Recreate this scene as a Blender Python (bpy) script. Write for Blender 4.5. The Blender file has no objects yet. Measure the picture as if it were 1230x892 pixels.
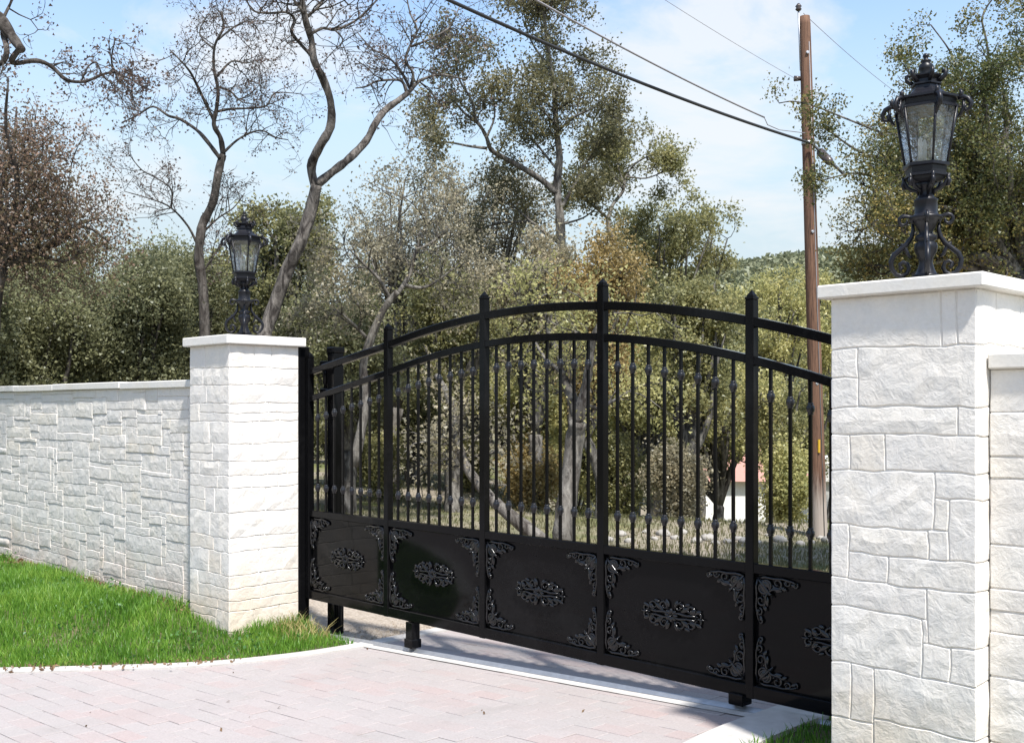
import bpy, math, random
import numpy as np
from mathutils import Vector, Matrix
R = math.radians
rng = random.Random(7)
nr = np.random.default_rng(11)
scene = bpy.context.scene
C = scene.collection

# ------------------------------------------------------------------ camera
F = 1300.0; CX = 615.0; HY = 489.0          # focal length in photo pixels, centre column, horizon row
TH = math.atan(1265 / 1300); S, K = math.sin(TH), math.cos(TH)
CAM = Vector((4.73, -4.07, 1.70))
cd = bpy.data.cameras.new('camera'); cam = bpy.data.objects.new('camera', cd); C.objects.link(cam)
cd.sensor_width = 36; cd.lens = 36 * F / 1230; cd.shift_y = (HY - 446) / 1230
cd.clip_start = 0.05; cd.clip_end = 3000
cam.location = CAM
cam.rotation_euler = (R(90), 0, math.atan2(K, S))
scene.camera = cam

# ------------------------------------------------------------------ light
SUN_EL, SUN_PHI = 59.0, 23.0                # elevation, angle from the gate's line towards the street
w = bpy.data.worlds.new('World'); scene.world = w; w.use_nodes = True
nt = w.node_tree; nt.nodes.clear()
wo = nt.nodes.new('ShaderNodeOutputWorld'); bg = nt.nodes.new('ShaderNodeBackground')
sky = nt.nodes.new('ShaderNodeTexSky'); sky.sky_type = 'NISHITA'; sky.sun_disc = False
sky.sun_elevation = R(SUN_EL); sky.sun_rotation = R(90 + SUN_PHI); sky.air_density = 1.15; sky.dust_density = 0.45; sky.ozone_density = 1.8
tc = nt.nodes.new('ShaderNodeTexCoord'); mp = nt.nodes.new('ShaderNodeMapping')
mp.inputs['Scale'].default_value = (1.0, 1.0, 3.0); mp.inputs['Rotation'].default_value = (0.2, 0.12, 0.3)
n1 = nt.nodes.new('ShaderNodeTexNoise'); n1.inputs['Scale'].default_value = 3.6; n1.inputs['Detail'].default_value = 9; n1.inputs['Roughness'].default_value = .58; n1.inputs['Distortion'].default_value = .5
cr = nt.nodes.new('ShaderNodeValToRGB'); cr.color_ramp.elements[0].position = .50; cr.color_ramp.elements[1].position = .66
cr.color_ramp.elements[0].color = (0, 0, 0, 1); cr.color_ramp.elements[1].color = (.8, .8, .8, 1)
mx = nt.nodes.new('ShaderNodeMix'); mx.data_type = 'RGBA'; mx.inputs[7].default_value = (3.65, 3.75, 3.85, 1)
L = nt.links.new
L(tc.outputs['Generated'], mp.inputs['Vector']); L(mp.outputs[0], n1.inputs['Vector']); L(n1.outputs['Fac'], cr.inputs[0])
hz_s = nt.nodes.new('ShaderNodeSeparateXYZ'); hz_m = nt.nodes.new('ShaderNodeMapRange'); hz_m.interpolation_type = 'SMOOTHSTEP'   # pale air towards the horizon
hz_m.inputs[1].default_value = .13; hz_m.inputs[2].default_value = .40; hz_m.inputs[3].default_value = 1; hz_m.inputs[4].default_value = 0
hz_x = nt.nodes.new('ShaderNodeMix'); hz_x.data_type = 'RGBA'; hz_x.inputs[7].default_value = (2.75, 3.3, 3.6, 1)
L(tc.outputs['Generated'], hz_s.inputs[0]); L(hz_s.outputs['Z'], hz_m.inputs[0]); L(hz_m.outputs[0], hz_x.inputs[0]); L(sky.outputs[0], hz_x.inputs[6])
L(cr.outputs[0], mx.inputs[0]); L(hz_x.outputs[2], mx.inputs[6]); L(mx.outputs[2], bg.inputs['Color']); L(bg.outputs[0], wo.inputs[0])
bg.inputs['Strength'].default_value = 0.108
sd = bpy.data.lights.new('sun', 'SUN'); sd.energy = 3.3; sd.angle = R(3); sd.color = (1, .96, .90)
sun = bpy.data.objects.new('sun', sd); C.objects.link(sun)
to_sun = Vector((math.cos(R(SUN_PHI)) * math.cos(R(SUN_EL)), -math.sin(R(SUN_PHI)) * math.cos(R(SUN_EL)), math.sin(R(SUN_EL))))
sun.rotation_euler = to_sun.to_track_quat('Z', 'Y').to_euler()
vs = scene.view_settings; vs.view_transform = 'Standard'; vs.look = 'None'; vs.gamma = 1; vs.exposure = 1.25

# ------------------------------------------------------------------ helpers
def ray(px, py):
    a = (px - CX) / F; b = -(py - HY) / F
    return Vector((-K + S * a, S + K * a, b))
def P(px, py, z): return CAM + ray(px, py) * z
def tag(o, label=None, cat=None, group=None, kind=None):
    if label: o['label'] = label
    if cat: o['category'] = cat
    if group: o['group'] = group
    if kind: o['kind'] = kind
    return o
def empty(name, loc, label, cat, group=None, rz=0):
    o = bpy.data.objects.new(name, None); C.objects.link(o); o.location = loc; o.rotation_euler = (0, 0, rz)
    bpy.context.view_layer.update
    return tag(o, label, cat, group)
class MB:
    def __init__(s): s.v = []; s.f = []; s.sm = []
    def add(s, vs, fs, smooth=False):
        b = len(s.v); s.v += [tuple(x) for x in vs]; s.f += [tuple(b + i for i in f) for f in fs]; s.sm += [smooth] * len(fs)
    def box(s, a, b, ch=0):
        x0, y0, z0 = a; x1, y1, z1 = b
        if ch:
            pr = [(x0 + ch, y0), (x1 - ch, y0), (x1, y0 + ch), (x1, y1 - ch), (x1 - ch, y1), (x0 + ch, y1), (x0, y1 - ch), (x0, y0 + ch)]
            v = []
            for z, k in ((z0, ch), (z0 + ch, 0), (z1 - ch, 0), (z1, ch)):
                for (x, y) in pr:
                    v.append((min(max(x, x0 + k), x1 - k), min(max(y, y0 + k), y1 - k), z))
            f = [tuple(reversed(range(8))), tuple(range(24, 32))]
            for r in range(3):
                for i in range(8):
                    j = (i + 1) % 8; f.append((r * 8 + i, r * 8 + j, r * 8 + 8 + j, r * 8 + 8 + i))
            s.add(v, f)
        else:
            v = [(x, y, z) for z in (z0, z1) for (x, y) in ((x0, y0), (x1, y0), (x1, y1), (x0, y1))]
            s.add(v, [(3, 2, 1, 0), (4, 5, 6, 7), (0, 1, 5, 4), (1, 2, 6, 5), (2, 3, 7, 6), (3, 0, 4, 7)])
    def tube(s, pts, rad, n=6, cap=True, smooth=True):
        pts = [Vector(p) for p in pts]
        if not hasattr(rad, '__len__'): rad = [rad] * len(pts)
        v = []; prev = None
        for i, p in enumerate(pts):
            t = (pts[min(i + 1, len(pts) - 1)] - pts[max(i - 1, 0)])
            if t.length < 1e-9: t = Vector((0, 0, 1))
            t.normalize()
            if prev is None:
                u = t.orthogonal().normalized()
            else:
                u = prev - t * prev.dot(t)
                u = u.normalized() if u.length > 1e-6 else t.orthogonal().normalized()
            prev = u; q = t.cross(u)
            for k in range(n):
                a = 2 * math.pi * k / n
                v.append(p + (u * math.cos(a) + q * math.sin(a)) * rad[i])
        f = []
        for i in range(len(pts) - 1):
            for k in range(n):
                j = (k + 1) % n; f.append((i * n + k, i * n + j, i * n + n + j, i * n + n + k))
        if cap: f += [tuple(reversed(range(n))), tuple(range(len(v) - n, len(v)))]
        s.add(v, f, smooth)
    def lathe(s, prof, n=16, c=(0, 0, 0), smooth=True, rot=0):
        v = []
        for (r, z) in prof:
            for k in range(n):
                a = 2 * math.pi * k / n + rot
                v.append((c[0] + r * math.cos(a), c[1] + r * math.sin(a), c[2] + z))
        f = []
        for i in range(len(prof) - 1):
            for k in range(n):
                j = (k + 1) % n; f.append((i * n + k, i * n + j, i * n + n + j, i * n + n + k))
        f += [tuple(reversed(range(n))), tuple(range(len(v) - n, len(v)))]
        s.add(v, f, smooth)
    def build(s, name, mat, parent=None, loc=None, kind=None):
        me = bpy.data.meshes.new(name); me.from_pydata(s.v, [], s.f); me.update()
        me.polygons.foreach_set('use_smooth', s.sm)
        if mat: me.materials.append(mat)
        return link(name, me, parent, loc, kind)
def link(name, me, parent=None, loc=None, kind=None):
    o = bpy.data.objects.new(name, me); C.objects.link(o)
    if parent: o.parent = parent
    if loc is not None: o.location = loc
    if kind: o['kind'] = kind
    return o
def np_mesh(name, V, Fc, mat, smooth=False):
    """V (n,3), Fc (m,k) arrays -> mesh"""
    me = bpy.data.meshes.new(name); k = Fc.shape[1]
    me.vertices.add(len(V)); me.vertices.foreach_set('co', np.asarray(V, dtype=np.float32).ravel())
    me.loops.add(Fc.size); me.loops.foreach_set('vertex_index', Fc.ravel().astype(np.int32))
    me.polygons.add(len(Fc)); me.polygons.foreach_set('loop_start', np.arange(0, Fc.size, k, dtype=np.int32))
    me.polygons.foreach_set('use_smooth', np.full(len(Fc), smooth))
    me.update(calc_edges=True); me.materials.append(mat)
    return me

# ------------------------------------------------------------------ materials
class NM:
    def __init__(s, name):
        s.m = bpy.data.materials.new(name); s.m.use_nodes = True; s.t = s.m.node_tree
        s.b = s.t.nodes['Principled BSDF']; s.out = s.t.nodes['Material Output']
    def n(s, ty, **kw):
        x = s.t.nodes.new('ShaderNode' + ty)
        for k, v in kw.items():
            if k in x.inputs: x.inputs[k].default_value = v
            else: setattr(x, k, v)
        return x
    def l(s, a, b): s.t.links.new(a, b)
    def ramp(s, fac, stops, interp='LINEAR'):
        r = s.n('ValToRGB'); e = r.color_ramp; e.interpolation = interp
        while len(e.elements) < len(stops): e.elements.new(.5)
        for el, (p, c) in zip(e.elements, stops): el.position = p; el.color = (*c, 1)
        s.l(fac, r.inputs[0]); return r.outputs[0]
    def mix(s, fac, a, b, mode='MIX'):
        m = s.n('Mix', data_type='RGBA', blend_type=mode)
        for i, x in ((0, fac), (6, a), (7, b)):
            if hasattr(x, 'is_output'): s.l(x, m.inputs[i])
            else: m.inputs[i].default_value = x if i == 0 else (*x, 1)
        return m.outputs[2]
    def math(s, op, a, b=0.0, clamp=False):
        m = s.n('Math', operation=op, use_clamp=clamp)
        for i, x in ((0, a), (1, b)):
            if hasattr(x, 'is_output'): s.l(x, m.inputs[i])
            else: m.inputs[i].default_value = x
        return m.outputs[0]
    def noise(s, scale, detail=4, rough=.55, vec=None, dist=0):
        x = s.n('TexNoise', Scale=scale, Detail=detail, Roughness=rough, Distortion=dist)
        s.l(vec if vec else s.pos(), x.inputs['Vector']); return x.outputs['Fac']
    def pos(s):
        if not hasattr(s, '_p'): s._p = s.n('NewGeometry').outputs['Position']
        return s._p
    def bump(s, h, st, dist=.01):
        b = s.n('Bump', Strength=st, Distance=dist); s.l(h, b.inputs['Height']); s.l(b.outputs[0], s.b.inputs['Normal']); return b
    def rnd(s):
        a = s.n('ObjectInfo').outputs['Random']; g = s.n('NewGeometry').outputs['Random Per Island']
        return s.math('FRACT', s.math('ADD', a, g))

def stone_mat(name, stops, stain=(.50, .36, .24), bump=.55, stain_top=.55, island=False):
    m = NM(name)
    r = m.rnd() if island else m.n('ObjectInfo').outputs['Random']
    base = m.ramp(r, stops)
    mott = m.noise(7, 6, .65); fine = m.noise(45, 5, .7)
    c = m.mix(m.ramp(mott, [(.35, (0, 0, 0)), (.75, (.8, .8, .8))]), base, (.645, .635, .615))
    c = m.mix(.16, c, m.ramp(fine, [(.3, (.40, .38, .36)), (.6, (.8, .8, .79))]), 'MULTIPLY')
    sep = m.n('SeparateXYZ'); m.l(m.pos(), sep.inputs[0])
    h = m.math('SUBTRACT', stain_top, sep.outputs['Z']); h = m.math('MULTIPLY', h, 1.5)
    h = m.math('ADD', h, m.math('MULTIPLY', m.math('SUBTRACT', m.noise(3.2, 5, .6), .55), 1.6), )
    h = m.math('MULTIPLY', h, .8, True)
    c = m.mix(m.math('MULTIPLY', h, .8), c, stain)
    yl = m.ramp(m.noise(1.3, 5, .7), [(.60, (0, 0, 0)), (.74, (1, 1, 1))])
    c = m.mix(m.math('MULTIPLY', yl, .35), c, (.56, .48, .34))
    m.l(c, m.b.inputs['Base Color']); m.b.inputs['Roughness'].default_value = .92
    m.b.inputs['Specular IOR Level'].default_value = .25
    hh = m.math('ADD', m.math('MULTIPLY', m.noise(14, 6, .62, dist=.6), 1.0), m.math('MULTIPLY', fine, .22))
    m.bump(hh, bump, .03)
    return m.m
LIME = [(0, (0.714, 0.667, 0.611)), (.35, (0.755, 0.706, 0.645)), (.6, (0.683, 0.647, 0.602)), (.88, (0.734, 0.687, 0.616)), (1, (0.704, 0.647, 0.559))]
M_stone = stone_mat('limestone', [(0, (0.739, 0.697, 0.635)), (.4, (0.796, 0.751, 0.688)), (.7, (0.734, 0.692, 0.640)), (.93, (0.765, 0.716, 0.640)), (1, (0.734, 0.657, 0.554))], bump=.30, stain_top=.62, stain=(0.612, 0.458, 0.306))
M_wall = stone_mat('wall_limestone', LIME, stain=(.56, .42, .34), bump=.45, stain_top=.60)
M_mortar = stone_mat('mortar', [(0, (0.686, 0.639, 0.573)), (1, (0.709, 0.663, 0.595))], bump=.2)
M_cap = stone_mat('cut_limestone', [(0, (0.660, 0.630, 0.573)), (1, (0.700, 0.670, 0.621))], bump=.10, stain_top=-1)

def paver_mat():
    m = NM('paver_concrete'); r = m.rnd()
    c = m.ramp(r, [(0, (0.363, 0.322, 0.311)), (.3, (0.386, 0.341, 0.329)), (.55, (0.365, 0.333, 0.320)), (.78, (0.382, 0.321, 0.307)), (1, (0.384, 0.305, 0.289))])
    n = m.noise(1.6, 4, .6)
    c = m.mix(m.math('MULTIPLY', m.ramp(n, [(.35, (0, 0, 0)), (.7, (1, 1, 1))]), .65), c, (.35, .325, .315))
    g = m.noise(90, 3, .7)
    c = m.mix(.35, c, m.ramp(g, [(.3, (.45, .42, .4)), (.65, (1, 1, 1))]), 'MULTIPLY')
    tw = m.n('SeparateXYZ'); m.l(m.pos(), tw.inputs[0])
    wob = m.math('MULTIPLY', m.noise(.8, 3, .5), .5)
    tx = m.math('ABSOLUTE', m.math('SUBTRACT', m.math('ABSOLUTE', m.math('ADD', tw.outputs['X'], wob)), .78))
    tr_ = m.math('MULTIPLY', m.math('SUBTRACT', 1.0, m.math('MULTIPLY', tx, 4.5), True), m.noise(5, 5, .7))
    c = m.mix(m.math('MULTIPLY', tr_, .35), c, (.25, .235, .225))
    c = m.mix(m.math('MULTIPLY', m.ramp(m.noise(3.1, 6, .7), [(.58, (0, 0, 0)), (.75, (1, 1, 1))]), .4), c, (.24, .215, .195))
    sp = m.noise(22, 2, .8); c = m.mix(m.math('MULTIPLY', m.ramp(sp, [(.70, (0, 0, 0)), (.76, (1, 1, 1))]), .5), c, (.20, .17, .14))
    m.l(c, m.b.inputs['Base Color']); m.b.inputs['Roughness'].default_value = .9; m.bump(g, .35, .004); return m.m
M_paver = paver_mat()
def simple(name, a, b, scale, rough=.9, bump=.3, bd=.01, detail=5, spec=.3):
    m = NM(name); n = m.noise(scale, detail, .62)
    m.l(m.ramp(n, [(.3, a), (.7, b)]), m.b.inputs['Base Color']); m.b.inputs['Roughness'].default_value = rough
    m.b.inputs['Specular IOR Level'].default_value = spec
    m.bump(m.noise(scale * 5, 4, .65), bump, bd); return m.m
M_joint = simple('joint_sand', (.27, .26, .25), (.34, .33, .32), 30)
M_conc = simple('pale_concrete', (.40, .38, .355), (.52, .50, .475), 9, bump=.25)
M_dirt = simple('lawn_soil', (.05, .06, .025), (.16, .13, .08), 6, bump=.5, bd=.03)
M_gravel = simple('gravel', (.30, .24, .18), (.62, .55, .47), 38, bump=.8, bd=.02)
def ground_mat():
    m = NM('dry_ground')
    a = m.noise(.35, 6, .6); b = m.noise(2.5, 6, .7); d = m.noise(14, 4, .7)
    g = m.ramp(b, [(.3, (.06, .085, .03)), (.5, (.12, .13, .05)), (.72, (.24, .20, .12))])
    dry = m.ramp(d, [(.3, (.15, .125, .095)), (.7, (.34, .30, .24))])
    m.l(m.mix(m.ramp(a, [(.40, (0, 0, 0)), (.58, (1, 1, 1))]), g, dry), m.b.inputs['Base Color'])
    m.b.inputs['Roughness'].default_value = 1; m.b.inputs['Specular IOR Level'].default_value = .1
    m.bump(b, .6, .08); return m.m
M_ground = ground_mat()
def black(name, rough, spec=.5, col=(.008, .008, .009), bump=0):
    m = NM(name); m.b.inputs['Base Color'].default_value = (*col, 1); m.b.inputs['Specular IOR Level'].default_value = spec
    n = m.noise(6, 4, .6)
    mr = m.n('MapRange'); m.l(n, mr.inputs[0]); mr.inputs[3].default_value = rough * .75; mr.inputs[4].default_value = rough * 1.35
    m.l(mr.outputs[0], m.b.inputs['Roughness'])
    d1 = m.noise(2.3, 7, .72); d2 = m.noise(35, 4, .7)
    m.l(m.mix(m.math('MULTIPLY', m.ramp(m.math('ADD', m.math('MULTIPLY', d1, .7), m.math('MULTIPLY', d2, .3)), [(.50, (0, 0, 0)), (.68, (1, 1, 1))]), .5), col, tuple(x + .010 for x in col)), m.b.inputs['Base Color'])
    if bump: m.bump(m.noise(60, 3, .6), bump, .003)
    return m.m
M_gate = black('black_gloss_paint', .09, .11, (.004, .004, .0045))
M_panel = black('black_sheet_metal', .06, .12, (.004, .004, .0045))
M_orn = black('black_cast_ornament', .2, .5, (.005, .005, .006), .15)
M_knob = black('black_knuckle', .25, .4, (.010, .010, .012))
M_lamp = black('black_cast_iron', .36, .3, (.008, .008, .011), .2)
def glass():
    m = NM('lantern_glass'); t = m.t; t.nodes.remove(m.b)
    tr = m.n('BsdfTransparent', Color=(.94, .96, .97, 1)); gl = m.n('BsdfGlossy', Roughness=.10); df = m.n('BsdfDiffuse', Color=(.72, .75, .78, 1))
    n = m.noise(28, 3, .6); b = m.n('Bump', Strength=.7, Distance=.01); m.l(n, b.inputs['Height']); m.l(b.outputs[0], gl.inputs['Normal'])
    f = m.n('Fresnel', IOR=1.5); m.l(b.outputs[0], f.inputs['Normal'])
    a = m.n('MixShader'); m.l(m.math('ADD', f.outputs[0], .10), a.inputs[0]); m.l(tr.outputs[0], a.inputs[1]); m.l(gl.outputs[0], a.inputs[2])
    c = m.n('MixShader'); m.l(m.math('MULTIPLY', m.ramp(n, [(.45, (0, 0, 0)), (.7, (1, 1, 1))]), .08), c.inputs[0]); m.l(a.outputs[0], c.inputs[1]); m.l(df.outputs[0], c.inputs[2])
    m.l(c.outputs[0], m.out.inputs[0]); return m.m
M_glass = glass()
def leaf_mat(name, cols, trans=.48, scale=.9):
    m = NM(name)
    isl = m.n('NewGeometry').outputs['Random Per Island']
    n = m.noise(scale, 3, .6)
    f = m.math('ADD', m.math('MULTIPLY', isl, .45), m.math('MULTIPLY', m.math('SUBTRACT', n, .22), 1.0))
    k = len(cols) - 1
    c = m.ramp(f, [(.15 + .75 * i / k, cl) for i, cl in enumerate(cols)])
    t = m.t; t.nodes.remove(m.b)
    df = m.n('BsdfDiffuse'); tl = m.n('BsdfTranslucent'); gl = m.n('BsdfGlossy', Roughness=.45, Color=(.8, .85, .9, 1))
    m.l(c, df.inputs[0]); m.l(c, tl.inputs[0])
    a = m.n('MixShader'); a.inputs[0].default_value = trans; m.l(df.outputs[0], a.inputs[1]); m.l(tl.outputs[0], a.inputs[2])
    b = m.n('MixShader'); b.inputs[0].default_value = .025; m.l(a.outputs[0], b.inputs[1]); m.l(gl.outputs[0], b.inputs[2])
    m.l(b.outputs[0], m.out.inputs[0]); return m.m
ML_oak = leaf_mat('oak_leaves', [(0.146, 0.152, 0.073), (0.225, 0.225, 0.102), (0.305, 0.290, 0.123), (0.392, 0.342, 0.146)])
ML_dark = leaf_mat('dark_oak_leaves', [(0.093, 0.093, 0.056), (0.148, 0.142, 0.074), (0.209, 0.192, 0.099), (0.296, 0.246, 0.111)])  # deeper-toned oak leaves, the tallest oak's own colour
ML_grey = leaf_mat('grey_oak_leaves', [(0.188, 0.175, 0.121), (0.282, 0.255, 0.175), (0.376, 0.336, 0.222), (0.457, 0.376, 0.242)])
ML_ochre = leaf_mat('autumn_leaves', [(0.209, 0.171, 0.071), (0.342, 0.257, 0.104), (0.475, 0.323, 0.133)], .4)
ML_right = leaf_mat('turning_oak_leaves', [(.06, .08, .03), (.11, .125, .045), (.23, .20, .065), (.48, .34, .10)], .45, .5)
ML_russet = leaf_mat('red_brown_leaves', [(.09, .085, .04), (.15, .11, .065), (.22, .14, .10), (.26, .19, .14)], .35, .5)
ML_brown = leaf_mat('russet_leaves', [(0.088, 0.060, 0.052), (0.136, 0.096, 0.080), (0.176, 0.132, 0.096)], .3)
ML_green = leaf_mat('cedar_leaves', [(0.112, 0.125, 0.066), (0.185, 0.191, 0.099), (0.251, 0.251, 0.132), (0.330, 0.343, 0.158)], .45, .8)
ML_olive = leaf_mat('olive_leaves', [(0.296, 0.302, 0.122), (0.442, 0.419, 0.175), (0.624, 0.556, 0.244)], .5)
ML_grass = leaf_mat('grass_blades', [(0.051, 0.137, 0.016), (0.103, 0.239, 0.025), (0.194, 0.365, 0.046), (0.376, 0.513, 0.103)], .45, 2.2)
ML_dry = leaf_mat('dry_grass', [(0.080, 0.096, 0.032), (0.144, 0.136, 0.064), (0.240, 0.208, 0.120)], .35, .8)
M_litter = leaf_mat('dead_leaves', [(.12, .07, .04), (.22, .14, .08), (.34, .24, .14)], .2)
def bark(name, dark, light, cut=.5, scale=9):
    m = NM(name); vec = m.n('Mapping'); vec.inputs['Scale'].default_value = (1, 1, .35); m.l(m.pos(), vec.inputs[0])
    n = m.noise(scale, 6, .7, vec.outputs[0], .8); f = m.noise(scale * 4, 4, .7, vec.outputs[0])
    c = m.ramp(n, [(cut - .13, dark), (cut, tuple((a + b) / 2 for a, b in zip(dark, light))), (cut + .12, light)])
    c = m.mix(.5, c, m.ramp(f, [(.3, (.35, .35, .35)), (.65, (1, 1, 1))]), 'MULTIPLY')
    m.l(c, m.b.inputs['Base Color']); m.b.inputs['Roughness'].default_value = .95; m.b.inputs['Specular IOR Level'].default_value = .2
    m.bump(m.math('ADD', n, m.math('MULTIPLY', f, .4)), .9, .03); return m.m
MB_oak = bark('oak_bark', (.05, .045, .04), (.30, .28, .25), .55)
MB_pale = bark('lichened_bark', (0.051, 0.043, 0.038), (0.255, 0.238, 0.212), .50)
MB_twist = bark('twisted_bark', (.035, .030, .027), (.26, .235, .21), .53)
MB_dark = bark('dark_bark', (0.038, 0.032, 0.028), (0.150, 0.135, 0.120), .53)
def pole_mat():
    m = NM('pole_timber'); vec = m.n('Mapping'); vec.inputs['Scale'].default_value = (1, 1, .04); m.l(m.pos(), vec.inputs[0])
    n = m.noise(60, 5, .7, vec.outputs[0]); n2 = m.noise(9, 4, .6)
    c = m.ramp(n, [(.36, (.035, .018, .012)), (.46, (.12, .062, .038)), (.7, (.21, .115, .07))])
    c = m.mix(m.math('MULTIPLY', m.ramp(n2, [(.62, (0, 0, 0)), (.7, (1, 1, 1))]), .4), c, (.08, .035, .02))
    sep = m.n('SeparateXYZ'); m.l(m.pos(), sep.inputs[0])
    h = m.math('ADD', m.math('MULTIPLY', m.math('SUBTRACT', .78, sep.outputs['Z']), 2.2), m.math('MULTIPLY', m.math('SUBTRACT', n, .5), 2.2), True)
    c = m.mix(h, c, (.34, .29, .25))
    m.l(c, m.b.inputs['Base Color']); m.b.inputs['Roughness'].default_value = .9; m.bump(n, .5, .01); return m.m
M_pole = pole_mat()
def flat(name, col, rough=.6, metal=0.0):
    m = NM(name); n = m.noise(25, 4, .6)
    m.l(m.mix(.3, col, m.ramp(n, [(.3, tuple(x * .6 for x in col)), (.7, tuple(min(1, x * 1.25) for x in col))])), m.b.inputs['Base Color'])
    m.b.inputs['Roughness'].default_value = rough; m.b.inputs['Metallic'].default_value = metal; return m.m
M_rock = flat('fieldstone', (.33, .31, .28), .95); M_cable = flat('cable_rubber', (0.020, 0.020, 0.022)); M_wire = flat('weathered_wire', (.26, .25, .26))
M_galv = flat('galvanised_steel', (.45, .46, .48), .45, .8); M_yellow = flat('yellow_plastic', (.75, .45, .03)); M_plaster = flat('white_plaster', (.78, .77, .74), .9)
M_rtile = flat('red_roof', (.42, .22, .18), .9); M_dglass = flat('dark_pane', (.03, .035, .04), .1); M_porc = flat('porcelain', (.06, .045, .04), .3)
M_candle = flat('candle_sleeve', (.7, .7, .66), .5)

# ------------------------------------------------------------------ terrain
def sst(x): x = np.clip(x, 0, 1); return x * x * (3 - 2 * x)
def drive_z(x): return .0493 * (np.clip(x, -3.2, 4) + 1.14)
def terr(x, y):
    x = np.asarray(x, float); y = np.asarray(y, float)
    dx, dy = x - CAM.x, y - CAM.y
    dep = -K * dx + S * dy; side = S * dx + K * dy
    near = drive_z(x) - .045
    z = near * (1 - sst((dep - 9) / 8)) + (-.02) * sst((dep - 9) / 8)
    z = z - 2.6 * sst((dep - 15.5) / 13) * sst((side + .5) / 3.5)
    z = z + .06 * np.sin(x * .9 + 1) * np.cos(y * .7) * sst((dep - 10) / 5)
    hill = 19 + 9 * np.exp(-((side / np.maximum(dep, 1) - .30) / .22) ** 2) + 2.0 * np.sin(side * .035) + 1.2 * np.sin(side * .09 + 1)
    z = z + hill * sst((dep - 75) / 130) * (dep > 0)
    return z
def ground_sheet():
    def axis(lo, hi, fine_lo, fine_hi, step):
        a = list(np.arange(fine_lo, fine_hi, step)); s = step
        x = fine_lo
        while x > lo: s *= 1.16; x -= s; a.insert(0, x)
        s = step; x = a[-1]
        while x < hi: s *= 1.16; x += s; a.append(x)
        return np.array(a)
    xs = axis(-900, 900, -26, 12, .6); ys = axis(-900, 900, -8, 32, .6)
    X, Y = np.meshgrid(xs, ys, indexing='ij'); Z = terr(X, Y)
    V = np.stack([X, Y, Z], -1).reshape(-1, 3); ny = len(ys)
    i, j = np.meshgrid(np.arange(len(xs) - 1), np.arange(ny - 1), indexing='ij'); a = (i * ny + j).ravel()
    tag(link('ground', np_mesh('ground', V, np.stack([a, a + ny, a + ny + 1, a + 1], 1), M_ground, True)), kind='structure')
ground_sheet()

# ------------------------------------------------------------------ driveway
LEFT = [(-14, -5.2), (-7.5, -3.9), (-5.0, -2.85), (-4.0, -2.15), (-3.04, -1.41), (-2.48, -.90), (-2.03, -.42), (-1.80, .08), (-1.72, .6), (-1.74, 1.3), (-1.75, 3), (-1.9, 6.2)]
RIGHT = [(9, -3.6), (4.6, -2.8), (2.9, -2.1), (2.15, -1.2), (1.86, -.5), (1.72, .1), (1.70, .9), (1.70, 3), (1.6, 6.2)]
def dense(pl, step=.12):
    out = []
    n = len(pl)
    def cr(p0, p1, p2, p3, t): return tuple(.5 * ((2 * b) + (-a + c) * t + (2 * a - 5 * b + 4 * c - d) * t * t + (-a + 3 * b - 3 * c + d) * t ** 3) for a, b, c, d in zip(p0, p1, p2, p3))
    for i in range(n - 1):
        p = [pl[max(i - 1, 0)], pl[i], pl[i + 1], pl[min(i + 2, n - 1)]]
        m = max(1, int(math.dist(pl[i], pl[i + 1]) / step))
        out += [cr(*p, t / m) for t in range(m)]
    out.append(pl[-1]); return out
LD, RD = dense(LEFT), dense(RIGHT)
def offset(pl, d):
    out = []
    for i in range(len(pl)):
        a = pl[max(i - 1, 0)]; b = pl[min(i + 1, len(pl) - 1)]
        tx, ty = b[0] - a[0], b[1] - a[1]; l = math.hypot(tx, ty) or 1
        out.append((pl[i][0] - ty / l * d, pl[i][1] + tx / l * d))
    return out
LI = offset(LD, -.15); RI = RD; RO = offset(RD, -.29)      # inner / outer edges of the two concrete bands
POLY = LD + list(reversed(RD)) + [(9, -9), (-14, -9)]
PA = np.array(POLY)
def inside(x, y):
    x0, y0 = PA[:, 0], PA[:, 1]; x1, y1 = np.roll(x0, -1), np.roll(y0, -1)
    c = ((y0 > y) != (y1 > y)) & (x < (x1 - x0) * (y - y0) / (y1 - y0 + 1e-12) + x0)
    return bool(c.sum() % 2)
base = MB()
pts = LD + [(9, -9), (-14, -9)]
def strip(mb, A, B, dz, thick=0.0):
    n = len(A)
    v = [(x, y, float(drive_z(x)) + dz) for x, y in A] + [(x, y, float(drive_z(x)) + dz) for x, y in B]
    f = [(i, i + 1, n + i + 1, n + i) for i in range(n - 1)]
    mb.add(v, f)
    if thick:
        v = []
        for pl in (A, B):
            v += [(x, y, float(drive_z(x)) + dz) for x, y in pl] + [(x, y, float(drive_z(x)) + dz - thick) for x, y in pl]
        f = []
        for b in (0, 2 * n): f += [(b + i, b + i + 1, b + n + i + 1, b + n + i) for i in range(n - 1)]
        mb.add(v, f)
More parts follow.
